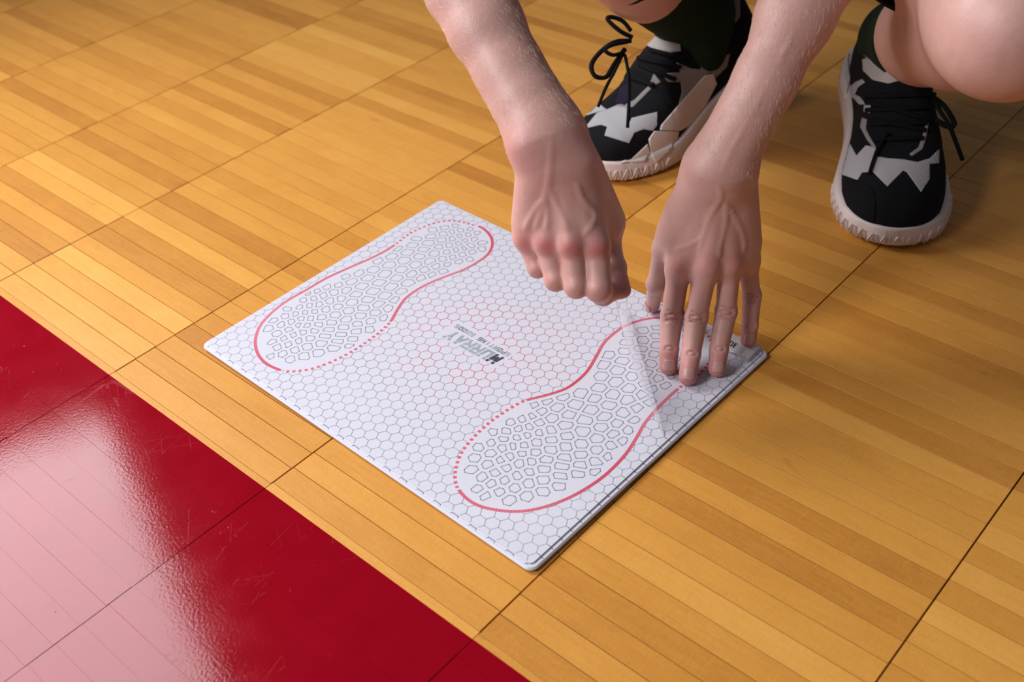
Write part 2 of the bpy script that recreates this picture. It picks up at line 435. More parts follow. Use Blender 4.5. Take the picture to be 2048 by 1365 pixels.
# honeycomb ground print
HX = .01125; R_ = HX / math.sqrt(3); o = Ink(); brd = Ink()
from mathutils import noise as mnoise
logo_c = px2pad(948, 690)
logo_box = [px2pad(*q) for q in ((872, 668), (915, 640), (1032, 708), (992, 738))]
seen = set()
nv = int(PL / (1.5 * R_)) + 3
for i in range(-nv // 2, nv // 2 + 2):
    for j in range(-17, 18):
        cv_ = i * 1.5 * R_; cu = (j + .5 * (i % 2)) * HX + .002
        cor = [(cu + R_ * math.sin(math.radians(60 * k_)) , cv_ + R_ * math.cos(math.radians(60 * k_))) for k_ in range(6)]
        for k_ in range(6):
            a, b = np.array(cor[k_]), np.array(cor[(k_ + 1) % 6]); mid = (a + b) / 2
            key = (round(mid[0] * 1e5 / 3), round(mid[1] * 1e5 / 3))
            if key in seen: continue
            seen.add(key)
            hw, hl = PW / 2 - .0046, PL / 2 - .0046
            ins = [abs(v[0]) < hw and abs(v[1]) < hl for v in (a, b)]
            # clipped against the film edge; the rest lies on the board border
            for q0 in range(4):
                s0, s1 = a + (b - a) * q0 / 4, a + (b - a) * (q0 + 1) / 4; mm = (s0 + s1) / 2
                if abs(mm[0]) < hw and abs(mm[1]) < hl:
                    if inside(mm, outl['L']) or inside(mm, outl['R']) or inside(mm, logo_box): continue
                    r = np.linalg.norm((mm - logo_c) / np.array([1.0, 1.05]))
                    nz = mnoise.noise(Vector((mm[0] * 55, mm[1] * 55, 1.7)))
                    f = max(0, min(1, 1.45 - r / .075)) * max(0, min(1, .85 + 1.7 * nz))
                    g = .35 + .10 * mnoise.noise(Vector((mm[0] * 30, mm[1] * 30, 8)))
                    col = tuple((g, g, g + .04)[q] * (1 - f) + (.68, .07, .13)[q] * f for q in range(3))
                    o.seg(s0, s1, .00060, col, ZT + .00007, .00004)
                elif abs(mm[0]) < PW / 2 - .0016 and abs(mm[1]) < PL / 2 - .0016 and math.hypot(max(0, abs(mm[0]) - PW / 2 + .008), max(0, abs(mm[1]) - PL / 2 + .008)) < .006:
                    if abs(mm[1]) > PL / 2 - .0062: continue
                    blue = (.09, .16, .42) if mm[0] > 0 else (.05, .07, .13)
                    brd.seg(s0, s1, .00045, blue, ZB + .00006, .00004)
for k_ in range(-13, 14):
    u_ = k_ * HX + .002
    brd.seg((u_, PL / 2 - .0041), (u_, PL / 2 - .0016), .00055, (.02, .025, .05), ZB + .00006); brd.seg((u_, -PL / 2 + .0041), (u_, -PL / 2 + .0016), .00055, (.08, .15, .40), ZB + .00006)
    o.seg((u_, PL / 2 - .0068), (u_, PL / 2 - .0046), .00050, (.12, .12, .16), ZT + .00007)
o.build('printed_honeycomb', stack); brd.build('printed_border_hexagons', board)

# lettering: block strokes in a unit cell, mapped to a parallelogram on the pad
GL = {'M': [((0,0),(0,1)),((0,1),(.5,.25)),((.5,.25),(1,1)),((1,1),(1,0))], 'U': [((0,1),(0,0)),((0,0),(1,0)),((1,0),(1,1))],
      'R': [((0,0),(0,1)),((0,1),(1,1)),((1,1),(1,.5)),((1,.5),(.25,.5)),((.55,.5),(1,0))], 'A': [((0,0),(.5,1)),((.5,1),(1,0)),((.25,.32),(.75,.32))],
      'Y': [((0,1),(.5,.5)),((1,1),(.5,.5)),((.5,.5),(.5,0))], 'S': [((1,1),(0,1)),((0,1),(0,.5)),((0,.5),(1,.5)),((1,.5),(1,0)),((1,0),(0,0))],
      'P': [((0,0),(0,1)),((0,1),(1,1)),((1,1),(1,.5)),((1,.5),(0,.5))], 'O': [((0,0),(0,1)),((0,1),(1,1)),((1,1),(1,0)),((1,0),(0,0))],
      'T': [((0,1),(1,1)),((.5,1),(.5,0))], 'I': [((.5,0),(.5,1))], 'N': [((0,0),(0,1)),((0,1),(1,0)),((1,0),(1,1))],
      'G': [((1,1),(0,1)),((0,1),(0,0)),((0,0),(1,0)),((1,0),(1,.5)),((1,.5),(.5,.5))], 'D': [((0,0),(0,1)),((0,1),(.8,1)),((.8,1),(1,.8)),((1,.8),(1,.2)),((1,.2),(.8,0)),((.8,0),(0,0))],
      '3': [((0,1),(1,1)),((1,1),(1,0)),((0,.5),(1,.5)),((0,0),(1,0))], '0': [((0,0),(0,1)),((0,1),(1,1)),((1,1),(1,0)),((1,0),(0,0))], ' ': []}
def lettering(ink, text, S0, E0, T0, wgt, col, z, gap=.28, cut=None):
    S0, E0, T0 = (np.array(q) for q in (S0, E0, T0)); U_ = E0 - S0; V_ = T0 - S0; n = len(text)
    cw = 1 / n; 
    def mp(x, y): return S0 + U_ * x + V_ * y
    wv = wgt; wu = wgt * np.linalg.norm(V_) / np.linalg.norm(U_)
    for i, ch in enumerate(text):
        x0 = i * cw + cw * gap / 2; wd = cw * (1 - gap)
        colr = col[i % len(col)]
        for (a, b) in GL[ch]:
            def fit(p): return np.array([x0 + wu / 2 + p[0] * (wd - wu), wv / 2 + p[1] * (1 - wv)])
            a_, b_ = fit(a), fit(b); d = (b_ - a_) * np.array([np.linalg.norm(U_), np.linalg.norm(V_)]); l = np.linalg.norm(d); d = d / l
            nx = np.array([-d[1], d[0]]) * wv * np.linalg.norm(V_) / 2; dd = d * wv * np.linalg.norm(V_) / 2
            sc = np.array([1 / np.linalg.norm(U_), 1 / np.linalg.norm(V_)])
            quad = [a_ - (nx + dd) * sc, b_ + (-nx + dd) * sc, b_ + (nx + dd) * sc, a_ + (nx - dd) * sc]
            parts = [quad]
            if cut:                                    # stencil slit running through the word
                parts = []
                for lo_, hi_ in ((-9, cut - .028), (cut + .028, 9)):
                    pl = [np.array(q) for q in quad]
                    pl = clip(pl, np.array([0, hi_]), np.array([0, 1.])); 
                    if len(pl) > 2: pl = clip(pl, np.array([0, lo_]), np.array([0, -1.]))
                    if len(pl) > 2: parts.append(pl)
            for pl in parts: ink.poly([mp(*q) for q in pl], colr, z + 4e-6 * (len(ink.V) % 23))
o = Ink()
lettering(o, 'MURRAY', px2pad(1011, 717), px2pad(907, 661), px2pad(986, 730), .20, [(.06,.06,.075),(.30,.34,.37),(.33,.37,.40),(.34,.38,.41),(.31,.35,.38),(.33,.37,.40)], ZT + .00009, .14, .74)
lettering(o, 'SPORTING GOODS', px2pad(1024, 709), px2pad(915, 648.5), px2pad(1015, 714.5), .20, [(.33,.36,.39),(.20,.21,.24),(.16,.17,.19),(.30,.32,.35),(.34,.37,.40)], ZT + .00009, .22)
o.build('printed_logo', stack)

# film corner tab under the little finger
def film_mat(name, tintc, white, rough=.12):
    m, nt, N, L, b = new_mat(name); out = N['Material Output']
    tr = N.new('ShaderNodeBsdfTransparent'); tr.inputs[0].default_value = (*tintc, 1)
    b.inputs['Base Color'].default_value = (.93, .92, .95, 1); b.inputs['Roughness'].default_value = rough
    b.inputs['Specular IOR Level'].default_value = .8
    tl = N.new('ShaderNodeBsdfTranslucent'); tl.inputs[0].default_value = (.95, .94, .97, 1); half = N.new('ShaderNodeMixShader'); half.inputs[0].default_value = .45
    L.new(b.outputs[0], half.inputs[1]); L.new(tl.outputs[0], half.inputs[2])
    mx = N.new('ShaderNodeMixShader')
    fr = N.new('ShaderNodeLayerWeight'); fr.inputs['Blend'].default_value = .25
    ad = N.new('ShaderNodeMath'); ad.operation = 'MULTIPLY_ADD'; ad.inputs[1].default_value = .45; ad.inputs[2].default_value = white
    L.new(fr.outputs['Facing'], ad.inputs[0]); L.new(ad.outputs[0], mx.inputs[0])
    L.new(tr.outputs[0], mx.inputs[1]); L.new(half.outputs[0], mx.inputs[2]); L.new(mx.outputs[0], out.inputs['Surface'])
    return m
M_FILM = film_mat('clear_adhesive_film', (.985, .985, .99), .045)
M_TAB = film_mat('cream_pull_tab', (.96, .94, .90), .55, .3)
def sheet(name, rows, mat, parent, thick=.00025):
    """curved sheet from a grid of points, with real thickness"""
    G = np.array(rows); nr, nc = G.shape[:2]; du = np.gradient(G, axis=0); dv = np.gradient(G, axis=1)
    nrm = np.cross(du, dv); nrm /= np.maximum(1e-9, np.linalg.norm(nrm, axis=2))[..., None]
    V = np.concatenate([(G + nrm * thick / 2).reshape(-1, 3), (G - nrm * thick / 2).reshape(-1, 3)]); n = nr * nc; Fc = []
    for i in range(nr - 1):
        for j in range(nc - 1):
            a, b, c, d = i * nc + j, i * nc + j + 1, (i + 1) * nc + j + 1, (i + 1) * nc + j
            Fc += [(a, d, c, b), (n + a, n + b, n + c, n + d)]
    ring = [j for j in range(nc)] + [i * nc + nc - 1 for i in range(1, nr)] + [(nr - 1) * nc + j for j in range(nc - 2, -1, -1)] + [i * nc for i in range(nr - 2, 0, -1)]
    for i in range(len(ring)):
        a, b = ring[i], ring[(i + 1) % len(ring)]; Fc.append((a, b, n + b, n + a))
    o = mesh(name, V, Fc, mat, None, True); return keep(o, parent) if parent else o
def lerp(a, b, t): return a + (b - a) * t
tc = [P(1452, 703, ZT + .0004), P(1466, 668, ZT + .0004), P(1523, 697, ZT + .0010), P(1494, 726, ZT + .0010)]
rows = []
for i in range(9):
    t = i / 8; a = lerp(tc[0], tc[3], t); b = lerp(tc[1], tc[2], t); r = []
    for j in range(9):
        s = j / 8; p = lerp(a, b, s).copy(); p[2] += .0035 * math.sin(math.pi * min(1, t * 1.15)) ** 2 * (1 - .4 * s) ; r.append(p)
    rows.append(r)
tab = sheet('pull_tab', rows, M_TAB, pad, .0005)
tab['label'] = 'clear pull tab numbered 30 at the corner'
rows2 = []
for i in range(4):
    t = .72 + .28 * i / 3; rows2.append([lerp(lerp(tc[0], tc[3], t), lerp(tc[1], tc[2], t), .06 + .9 * j / 5) + np.array([0, 0, .0042 - .0004 * i]) for j in range(6)])
keep(sheet('tab_fold', rows2, M_TAB, None, .0004), tab)
o = Ink(); lettering(o, '30', px2pad(1478, 695.5), px2pad(1461.5, 686.5), px2pad(1471, 703.5), .15, [(.01, .01, .012)], ZT + .0030, .26); o.build('printed_number', tab)

# ------------------------------------------------------------------ SDF modelling for the figure
class Field:
    def __init__(s, lo, hi, h):
        s.h = h; s.lo = np.array(lo, float); s.n = np.ceil((np.array(hi) - s.lo) / h).astype(int) + 1
        s.d = np.full(s.n, 1.0, np.float32)
    def sl(s, pmin, pmax):
        a = np.clip(np.floor((pmin - s.lo) / s.h).astype(int), 0, s.n); b = np.clip(np.ceil((pmax - s.lo) / s.h).astype(int) + 1, 0, s.n)
        return a, b
    def cone(s, a, b, ra, rb, k=.004, flat=None, ff=1., op='add'):
        a, b = np.asarray(a, float), np.asarray(b, float); R = max(ra, rb) + k + 3 * s.h
        i0, i1 = s.sl(np.minimum(a, b) - R, np.maximum(a, b) + R)
        if np.any(i1 <= i0): return
        ax = [np.arange(i0[q], i1[q], dtype=np.float32) * s.h + s.lo[q] for q in range(3)]
        X, Y, Z = ax[0][:, None, None] - a[0], ax[1][None, :, None] - a[1], ax[2][None, None, :] - a[2]
        ba = b - a; l2 = max(ba @ ba, 1e-12)
        t = np.clip((X * ba[0] + Y * ba[1] + Z * ba[2]) / l2, 0, 1).astype(np.float32)
        qx, qy, qz = X - t * ba[0], Y - t * ba[1], Z - t * ba[2]
        if flat is not None:
            f = np.asarray(flat, float); f = f / np.linalg.norm(f); e = (qx * f[0] + qy * f[1] + qz * f[2]) * (1 / ff - 1)
            qx, qy, qz = qx + e * f[0], qy + e * f[1], qz + e * f[2]
        d = (np.sqrt(qx * qx + qy * qy + qz * qz) - (ra + (rb - ra) * t)).astype(np.float32)
        S = tuple(slice(i0[q], i1[q]) for q in range(3)); o = s.d[S]
        if op == 'add':
            h_ = np.maximum(k - np.abs(o - d), 0) / k; s.d[S] = np.minimum(o, d) - h_ * h_ * k * .25
        else:
            d = -d; h_ = np.maximum(k - np.abs(o - d), 0) / k; s.d[S] = np.maximum(o, d) + h_ * h_ * k * .25
    def ball(s, c, r, k=.004, op='add', flat=None, ff=1.): s.cone(c, np.asarray(c, float) + 1e-6, r, r, k, flat, ff, op)
    def chain(s, pts, rad, k=.004, flat=None, ff=1.):
        for i in range(len(pts) - 1): s.cone(pts[i], pts[i + 1], rad[i], rad[i + 1], k, flat, ff)
    def merge(s, o, k):
        h_ = np.maximum(k - np.abs(s.d - o.d), 0) / k; s.d = np.minimum(s.d, o.d) - h_ * h_ * k * .25
    def like(s): return Field(s.lo, s.lo + (s.n - 1) * s.h - 1e-9, s.h)
    def nets(s):
        d = s.d; ins = d < 0
        c = np.zeros(np.array(d.shape) - 1, np.uint8)
        off = [(i, j, k) for i in (0, 1) for j in (0, 1) for k in (0, 1)]
        n = np.array(d.shape) - 1
        for i, j, k in off: c += ins[i:i + n[0], j:j + n[1], k:k + n[2]]
        act = np.argwhere((c > 0) & (c < 8)); val = np.stack([d[act[:, 0] + i, act[:, 1] + j, act[:, 2] + k] for i, j, k in off], 1)
        offs = np.array(off, float); pos = np.zeros((len(act), 3)); cnt = np.zeros(len(act))
        for a in range(8):
            for b in range(a + 1, 8):
                if np.abs(offs[a] - offs[b]).sum() != 1: continue
                cr = (val[:, a] < 0) != (val[:, b] < 0); t = val[cr, a] / (val[cr, a] - val[cr, b])
                pos[cr] += offs[a] + t[:, None] * (offs[b] - offs[a]); cnt[cr] += 1
        V = s.lo + (act + pos / cnt[:, None]) * s.h
        idx = np.full(n, -1, np.int32); idx[act[:, 0], act[:, 1], act[:, 2]] = np.arange(len(act)); Q = []
        for axis in range(3):
            u, v = (axis + 1) % 3, (axis + 2) % 3
            a = np.moveaxis(ins, (axis, u, v), (0, 1, 2)); I = np.moveaxis(idx, (axis, u, v), (0, 1, 2))
            e = a[:-1, 1:-1, 1:-1] != a[1:, 1:-1, 1:-1]; p = np.argwhere(e); sgn = a[:-1, 1:-1, 1:-1][e]
            p0, p1, p2 = p[:, 0], p[:, 1] + 1, p[:, 2] + 1
            q = np.stack([I[p0, p1 - 1, p2 - 1], I[p0, p1, p2 - 1], I[p0, p1, p2], I[p0, p1 - 1, p2]], 1)
            q[~sgn] = q[~sgn][:, ::-1]; Q.append(q)
        Q = np.concatenate(Q); Q = Q[(Q >= 0).all(1)]
        return V, Q
def bounds(pts, pad_): p = np.array(pts); return p.min(0) - pad_, p.max(0) + pad_
VIEW = fw                                        # backs of both hands face the lens: used as the flattening axis

body_V, body_F, red_pts = [], [], []
def add_body(V, Q):
    base = sum(len(v) for v in body_V); body_V.append(V); body_F.append(Q + base)

nails = []
def make_arm(fingers, thumb, wrist, fore, palm_extra, side, knuckle_r, veins, mk=.007, kp=.42, vd=.0009, res=.0012):
    allp = [p for f in fingers for p in f['j']] + list(thumb['j']) + [wrist] + [p for p, r in fore]
    lo, hi = bounds(allp, .042); A = Field(lo, hi, res)
    # palm: four metacarpals fanned from the wrist, wide blend
    for f in fingers:
        base = lerp(wrist, wrist + side * f['off'], 1.0); mc = f['j'][-1]
        A.cone(base, mc, .0125, f['mr'], .016, VIEW, .92)
    for a, b, ra, rb in palm_extra: A.cone(a, b, ra, rb, .014)
    # forearm
    for i in range(len(fore) - 1):
        (p0, r0), (p1, r1) = fore[i], fore[i + 1]; A.cone(p0, p1, r0, r1, .012, VIEW, .84)
    A.cone(wrist, fore[0][0], .0215, fore[0][1], .016, VIEW, .80)
    # fingers, hard against one another, then melted into the palm
    Fg = A.like()
    for f in fingers:
        j, r = f['j'], f['r']                    # tip, dip, pip, mcp
        T = A.like() if False else Fg
        T.chain(j, r, .0014)
        T.ball(lerp(j[1], j[2], 0.0), r[1] * 1.02, .003)
        T.ball(j[2], r[2] * (1.05 if f.get('fold', True) else 1.0), .004)
        pad_dir = f['pad']
        T.cone(j[0] + pad_dir * .0012, lerp(j[0], j[1], .7) + pad_dir * .0012, r[0] * .92, r[1] * .86, .004)
        T.cone(lerp(j[1], j[2], .3) + pad_dir * .001, lerp(j[1], j[2], .7) + pad_dir * .001, r[1] * .93, r[2] * .9, .004)
    A.merge(Fg, mk)
    Th = A.like(); Th.chain(thumb['j'], thumb['r'], .003); Th.ball(thumb['j'][1], thumb['r'][1] * 1.05, .004)
    A.merge(Th, .009)
    # knuckle heads and tendons towards the viewer, grooves between
    for f in fingers:
        A.ball(f['j'][3] - VIEW * (f['mr'] * kp), knuckle_r, .008)
        A.cone(lerp(wrist, f['j'][3], .35) - VIEW * .0085, f['j'][3] - VIEW * (f['mr'] * .62), .0035, .0042, .010)
    snap = A.d.copy()
    Ds = np.arange(.70, 1.1, .0005)
    def surf(x, y):                              # depth where the pixel's ray enters the arm
        g = (PD(x, y, 0)[None] + (ray(x, y)[None] * Ds[:, None]) - A.lo) / A.h; ok = ((g > 1) & (g < A.n - 2)).all(1)
        gi = np.clip(np.floor(g), 0, A.n - 2).astype(int); f = g - gi; v = 0
        for a_ in (0, 1):
            for b_ in (0, 1):
                for c_ in (0, 1):
                    v = v + snap[gi[:, 0] + a_, gi[:, 1] + b_, gi[:, 2] + c_] * np.abs(1 - a_ - f[:, 0]) * np.abs(1 - b_ - f[:, 1]) * np.abs(1 - c_ - f[:, 2])
        hit = np.nonzero(ok & (v < 0))[0]
        return Ds[hit[0]] if len(hit) else None
    for pts, r in veins:
        px_ = []
        for i in range(len(pts) - 1): px_ += [lerp(np.array(pts[i], float), np.array(pts[i + 1], float), t / 5) for t in range(5)]
        px_.append(np.array(pts[-1], float)); D = np.array([surf(*q) or np.nan for q in px_])
        k = ~np.isnan(D)
        if k.sum() < 2: continue
        D = np.interp(np.arange(len(D)), np.nonzero(k)[0], D[k]); Dp = np.pad(D, 2, mode='edge'); D = sum(Dp[q:q + len(D)] for q in range(5)) / 5
        xy = np.array(px_); xs = np.pad(xy, ((2, 2), (0, 0)), mode='edge'); xy = sum(xs[q:q + len(xy)] for q in range(5)) / 5
        q = [PD(a_[0], a_[1], d_ + r + vd) for a_, d_ in zip(xy, D)]
        for i in range(len(q) - 1):
            e = min(1, min(i, len(q) - 2 - i) / 3 + .45); A.cone(q[i], q[i + 1], r * e, r * e, .0036)
    # skin folds over the middle joints
    for f in fingers:
        if not f.get('fold', True): continue
        for jt, rad, qs, wid in ((2, f['r'][2] * 1.05, (-.0044, -.0018, .0012, .0040), .62), (1, f['r'][1] * 1.02, (-.0012, .0014), .5)):
            ax = unit(f['j'][1] - f['j'][3] if jt == 2 else f['j'][0] - f['j'][2]); dors = -f['pad'] + np.array([0, -.25, 0]); dors = unit(dors - ax * (dors @ ax)); sd_ = np.cross(ax, dors)
            for q in qs:
                arc = [f['j'][jt] + ax * (q + .0006 * math.sin(5 * t + q * 900)) + (rad + .00045) * (math.cos(t) * dors + math.sin(t) * sd_) for t in np.linspace(-wid, wid, 6)]
                for p0, p1 in zip(arc[:-1], arc[1:]): A.cone(p0, p1, .0008, .0008, .0010, op='sub')
    V, Q = A.nets(); add_body(V, Q)

def cdist(x, y, D): return PD(x, y, D)
sideB = PD(1500, 335, .9) - PD(1400, 335, .9); sideB = sideB / np.linalg.norm(sideB)
def unit(v): v = np.asarray(v, float); return v / np.linalg.norm(v)
# ---- flat pressing hand (beside the tab)
padB = unit(np.array([0, .35, -1.0]))
fB = [dict(j=[P(1337, 732, ZT + .0078), PD(1338, 697, .962), PD(1344, 632, .963), PD(1358, 536, .950)], r=[.0072, .0078, .0091, .0100], mr=.0118, off=-.012, pad=padB),
      dict(j=[P(1376, 753, ZT + .0078), PD(1382, 708, .953), PD(1393, 634, .953), PD(1413, 532, .938)], r=[.0073, .0079, .0092, .0102], mr=.0120, off=-.003, pad=padB),
      dict(j=[P(1434, 737, ZT + .0078), PD(1438, 699, .957), PD(1452, 624, .958), PD(1459, 528, .943)], r=[.0070, .0076, .0088, .0098], mr=.0116, off=.006, pad=padB),
      dict(j=[P(1497, 679, ZT + .0110), PD(1500, 650, .976), PD(1504, 592, .972), PD(1494, 522, .957)], r=[.0062, .0067, .0075, .0088], mr=.0108, off=.013, pad=padB)]
wristB = PD(1436, 352, .905)
thB = dict(j=[P(1305, 611, ZT + .0082), PD(1313, 568, .995), PD(1327, 500, .965), PD(1385, 400, .925)], r=[.0068, .0082, .0092, .0125])
foreB = [(PD(1441, 330, .898), .0247), (PD(1470, 275, .888), .0226), (PD(1497, 225, .880), .0222), (PD(1531, 161, .874), .0236), (PD(1590, 33, .868), .0290), (PD(1645, -80, .865), .0345), (PD(1680, -170, .868), .0365), (PD(1700, -235, .875), .033)]
vB = [([(1436, 362), (1445, 392), (1422, 425), (1408, 470), (1400, 500)], .0013), ([(1445, 392), (1474, 440), (1488, 480), (1484, 505)], .0013),
      ([(1450, 400), (1452, 440), (1437, 490), (1436, 515)], .0014), ([(1600, 40), (1560, 120), (1500, 235), (1462, 300), (1440, 350)], .0013), ([(1350, 500), (1385, 488), (1408, 470)], .0008)]
make_arm(fB, thB, wristB, foreB, [(wristB - sideB * .016, PD(1345, 470, .945), .014, .012), (wristB + sideB * .017, PD(1490, 480, .945), .0125, .0115), (PD(1372, 420, .935), PD(1335, 490, .965), .014, .010)], sideB, .0052, vB, .007, .36, .0015)
# ---- pinching hand
padA = unit(VIEW * 1.0)
sideA = unit(PD(1200, 300, .85) - PD(1050, 312, .85))
fA = [dict(j=[PD(1216, 588, .900), PD(1206, 590, .886), PD(1197, 577, .872), PD(1192, 492, .874)], r=[.0070, .0084, .0101, .0110], mr=.0118, off=.011, pad=padA, fold=False),
      dict(j=[PD(1166, 548, .912), PD(1160, 572, .897), PD(1153, 572, .874), PD(1141, 489, .872)], r=[.0074, .0082, .0094, .0106], mr=.0118, off=.003, pad=padA, fold=False),
      dict(j=[PD(1128, 535, .918), PD(1120, 560, .903), PD(1111, 560, .882), PD(1092, 484, .881)], r=[.0070, .0076, .0085, .0098], mr=.0112, off=-.006, pad=padA, fold=False),
      dict(j=[PD(1096, 512, .925), PD(1086, 532, .911), PD(1075, 536, .894), PD(1052, 478, .893)], r=[.0064, .0068, .0076, .0088], mr=.0102, off=-.014, pad=padA, fold=False)]
wristA = PD(1116, 330, .862)
thA = dict(j=[PD(1246, 581, .893), PD(1232, 535, .903), PD(1216, 470, .912), PD(1170, 385, .890)], r=[.0066, .0076, .0098, .0140])
foreA = [(PD(1098, 280, .861), .0270), (PD(1083, 253, .862), .0262), (PD(1064, 220, .863), .0250), (PD(1042, 182, .865), .0250), (PD(1015, 134, .868), .0257), (PD(972, 55, .873), .0290), (PD(932, -30, .88), .0325), (PD(890, -130, .888), .0360), (PD(868, -190, .895), .033)]
vA = [([(1103, 262), (1101, 330), (1098, 365), (1092, 395), (1082, 430), (1072, 460)], .0024), ([(1098, 372), (1112, 400), (1130, 440), (1138, 462)], .0016),
      ([(1092, 395), (1078, 408), (1060, 440), (1052, 460)], .0015), ([(1092, 395), (1098, 430), (1094, 462)], .0013), ([(1150, 360), (1165, 405), (1192, 428), (1180, 455), (1168, 470)], .0014)]
ulna = PD(1052, 292, .852)
make_arm(fA, thA, wristA, foreA, [(wristA - sideA * .017, PD(1060, 440, .885), .014, .012), (wristA + sideA * .016, PD(1210, 450, .895), .0150, .0135), (PD(1160, 345, .880), PD(1213, 440, .905), .017, .014), (ulna, ulna + 1e-5, .0125, .0125)], sideA, .0066, vA, .0032, .56)
for f in fA: red_pts.append((f['j'][3] - VIEW * .014 + np.array([0, 0, -.004]), .0085, .95))
for f in fB[:3]: red_pts.append((f['j'][3] - VIEW * .010, .010, .55)); 
for f in fB: red_pts.append((f['j'][2] - VIEW * .006, .008, .40)); red_pts.append((f['j'][0], .014, .85))
for f in fA: red_pts.append((f['j'][1], .012, .5)); red_pts.append((f['j'][2], .012, .35))
for f in fB: red_pts.append((f['j'][1], .016, .35)); red_pts.append((lerp(f['j'][2], f['j'][3], .5), .016, .22))
red_pts += [(PD(1037, 80, .850), .0022, 1.0), (thA['j'][0], .013, .8), (thB['j'][0], .014, .75), (ulna, .016, .55), (wristA, .03, .3)]

# ---- rest of the crouching body (mostly above the frame), coarser
ankR, kneeR, hipR = np.array([.449, 1.118, .11]), PD(2022, 52, .80), np.array([.43, 1.22, .40])
ankL, kneeL, hipL = np.array([.232, 1.172, .135]), PD(1045, -240, .97), np.array([.12, 1.24, .40])
elbR, elbL = foreB[-1][0], foreA[-1][0]
shR, shL = elbR + unit(np.array([.10, .52, .80])) * .27, elbL + unit(np.array([.30, .55, .80])) * .27
pel = (hipR + hipL) / 2 + np.array([0, .02, .02]); chest = (shR + shL) / 2 + np.array([0, .08, -.05]); neck = chest + np.array([-.01, -.05, .16]); 
lo, hi = bounds([ankR, kneeR, hipR, ankL, kneeL, hipL, shR, shL, pel, chest, neck], .16)
lo[2] = 0.02
B = Field(lo, hi, .0055)
for ank, knee, hip in ((ankR, kneeR, hipR), (ankL, kneeL, hipL)):
    back = unit(np.array([0, 1, -.2])); ax = knee - ank
    B.cone(ank, ank + ax * .35, .034, .041, .02); B.cone(ank + ax * .35, ank + ax * .9, .041, .047, .02)
    B.cone(ank + ax * .38 + back * .022, ank + ax * .72 + back * .030, .036, .046, .03)
    B.ball(knee, .046, .03); B.cone(knee, lerp(knee, hip, .3), .045, .066, .03); B.cone(lerp(knee, hip, .3), hip, .066, .088, .04)
B.cone(hipR, hipL, .105, .105, .06); B.cone(pel, chest, .12, .125, .08, np.array([0, 1, 0]), .8); B.cone(shR, shL, .06, .06, .07)
B.cone(chest, neck, .075, .055, .06)
B.cone(shR, elbR, .052, .036, .04); B.cone(shL, elbL, .052, .036, .04)
B.cone(elbR, foreB[-2][0], .036, .030, .02); B.cone(elbL, foreA[-2][0], .036, .030, .02)
hd = neck + np.array([-.015, -.09, .10])
V, Q = B.nets(); add_body(V, Q)
VV = np.concatenate(body_V); QQ = np.concatenate(body_F)

def skin_material():
    m, nt, N, L, b = new_mat('fair_skin')
    a = N.new('ShaderNodeAttribute'); a.attribute_name = 'flush'
    tc_ = N.new('ShaderNodeTexCoord')
    n1 = N.new('ShaderNodeTexNoise'); n1.inputs['Scale'].default_value = 55; n1.inputs['Detail'].default_value = 4; L.new(tc_.outputs['Object'], n1.inputs['Vector'])
    n2 = N.new('ShaderNodeTexNoise'); n2.inputs['Scale'].default_value = 420; n2.inputs['Detail'].default_value = 2; L.new(tc_.outputs['Object'], n2.inputs['Vector'])
    m1 = N.new('ShaderNodeMix'); m1.data_type = 'RGBA'; m1.inputs[6].default_value = (.52, .285, .240, 1); m1.inputs[7].default_value = (.64, .375, .320, 1)
    L.new(n1.outputs[0], m1.inputs[0])
    m2 = N.new('ShaderNodeMix'); m2.data_type = 'RGBA'; m2.inputs[7].default_value = (.52, .145, .145, 1)
    L.new(a.outputs['Fac'], m2.inputs[0]); L.new(m1.outputs[2], m2.inputs[6])
    m3 = N.new('ShaderNodeMix'); m3.data_type = 'RGBA'; m3.blend_type = 'MULTIPLY'; m3.inputs[7].default_value = (.95, .92, .91, 1)
    r = N.new('ShaderNodeMapRange'); r.inputs['From Min'].default_value = .55; r.inputs['From Max'].default_value = .75; L.new(n2.outputs[0], r.inputs[0])
    L.new(r.outputs[0], m3.inputs[0]); L.new(m2.outputs[2], m3.inputs[6]); L.new(m3.outputs[2], b.inputs['Base Color'])
    b.inputs['Roughness'].default_value = .46; b.inputs['Specular IOR Level'].default_value = .42
    b.inputs['Subsurface Weight'].default_value = .12; b.inputs['Subsurface Radius'].default_value = (1, .35, .2); b.inputs['Subsurface Scale'].default_value = .004
    vo = N.new('ShaderNodeTexVoronoi'); vo.inputs['Scale'].default_value = 900; L.new(tc_.outputs['Object'], vo.inputs['Vector'])
    n3 = N.new('ShaderNodeTexNoise'); n3.inputs['Scale'].default_value = 160; n3.inputs['Detail'].default_value = 4; L.new(tc_.outputs['Object'], n3.inputs['Vector'])
    ad = N.new('ShaderNodeMath'); ad.operation = 'MULTIPLY_ADD'; ad.inputs[1].default_value = .35; L.new(vo.outputs['Distance'], ad.inputs[0]); L.new(n3.outputs[0], ad.inputs[2])
    bp = N.new('ShaderNodeBump'); bp.inputs['Strength'].default_value = .22; bp.inputs['Distance'].default_value = .0008; L.new(ad.outputs[0], bp.inputs['Height']); L.new(bp.outputs[0], b.inputs['Normal'])
    return m
M_SKIN = skin_material()
me = bpy.data.meshes.new('person'); me.from_pydata(VV.tolist(), [], QQ.tolist()); me.update()
person = link('person', me, M_SKIN, None, True)
tag(person, 'crouching person in black shorts and sneakers peeling film from the pad', 'person')
fl = np.zeros(len(VV))
for c, r, wgt in red_pts: fl = np.maximum(fl, wgt * np.exp(-np.sum((VV - c) ** 2, axis=1) / (2 * (r * .75) ** 2)))
me.attributes.new('flush', 'FLOAT', 'POINT').data.foreach_set('value', fl.astype(np.float32))

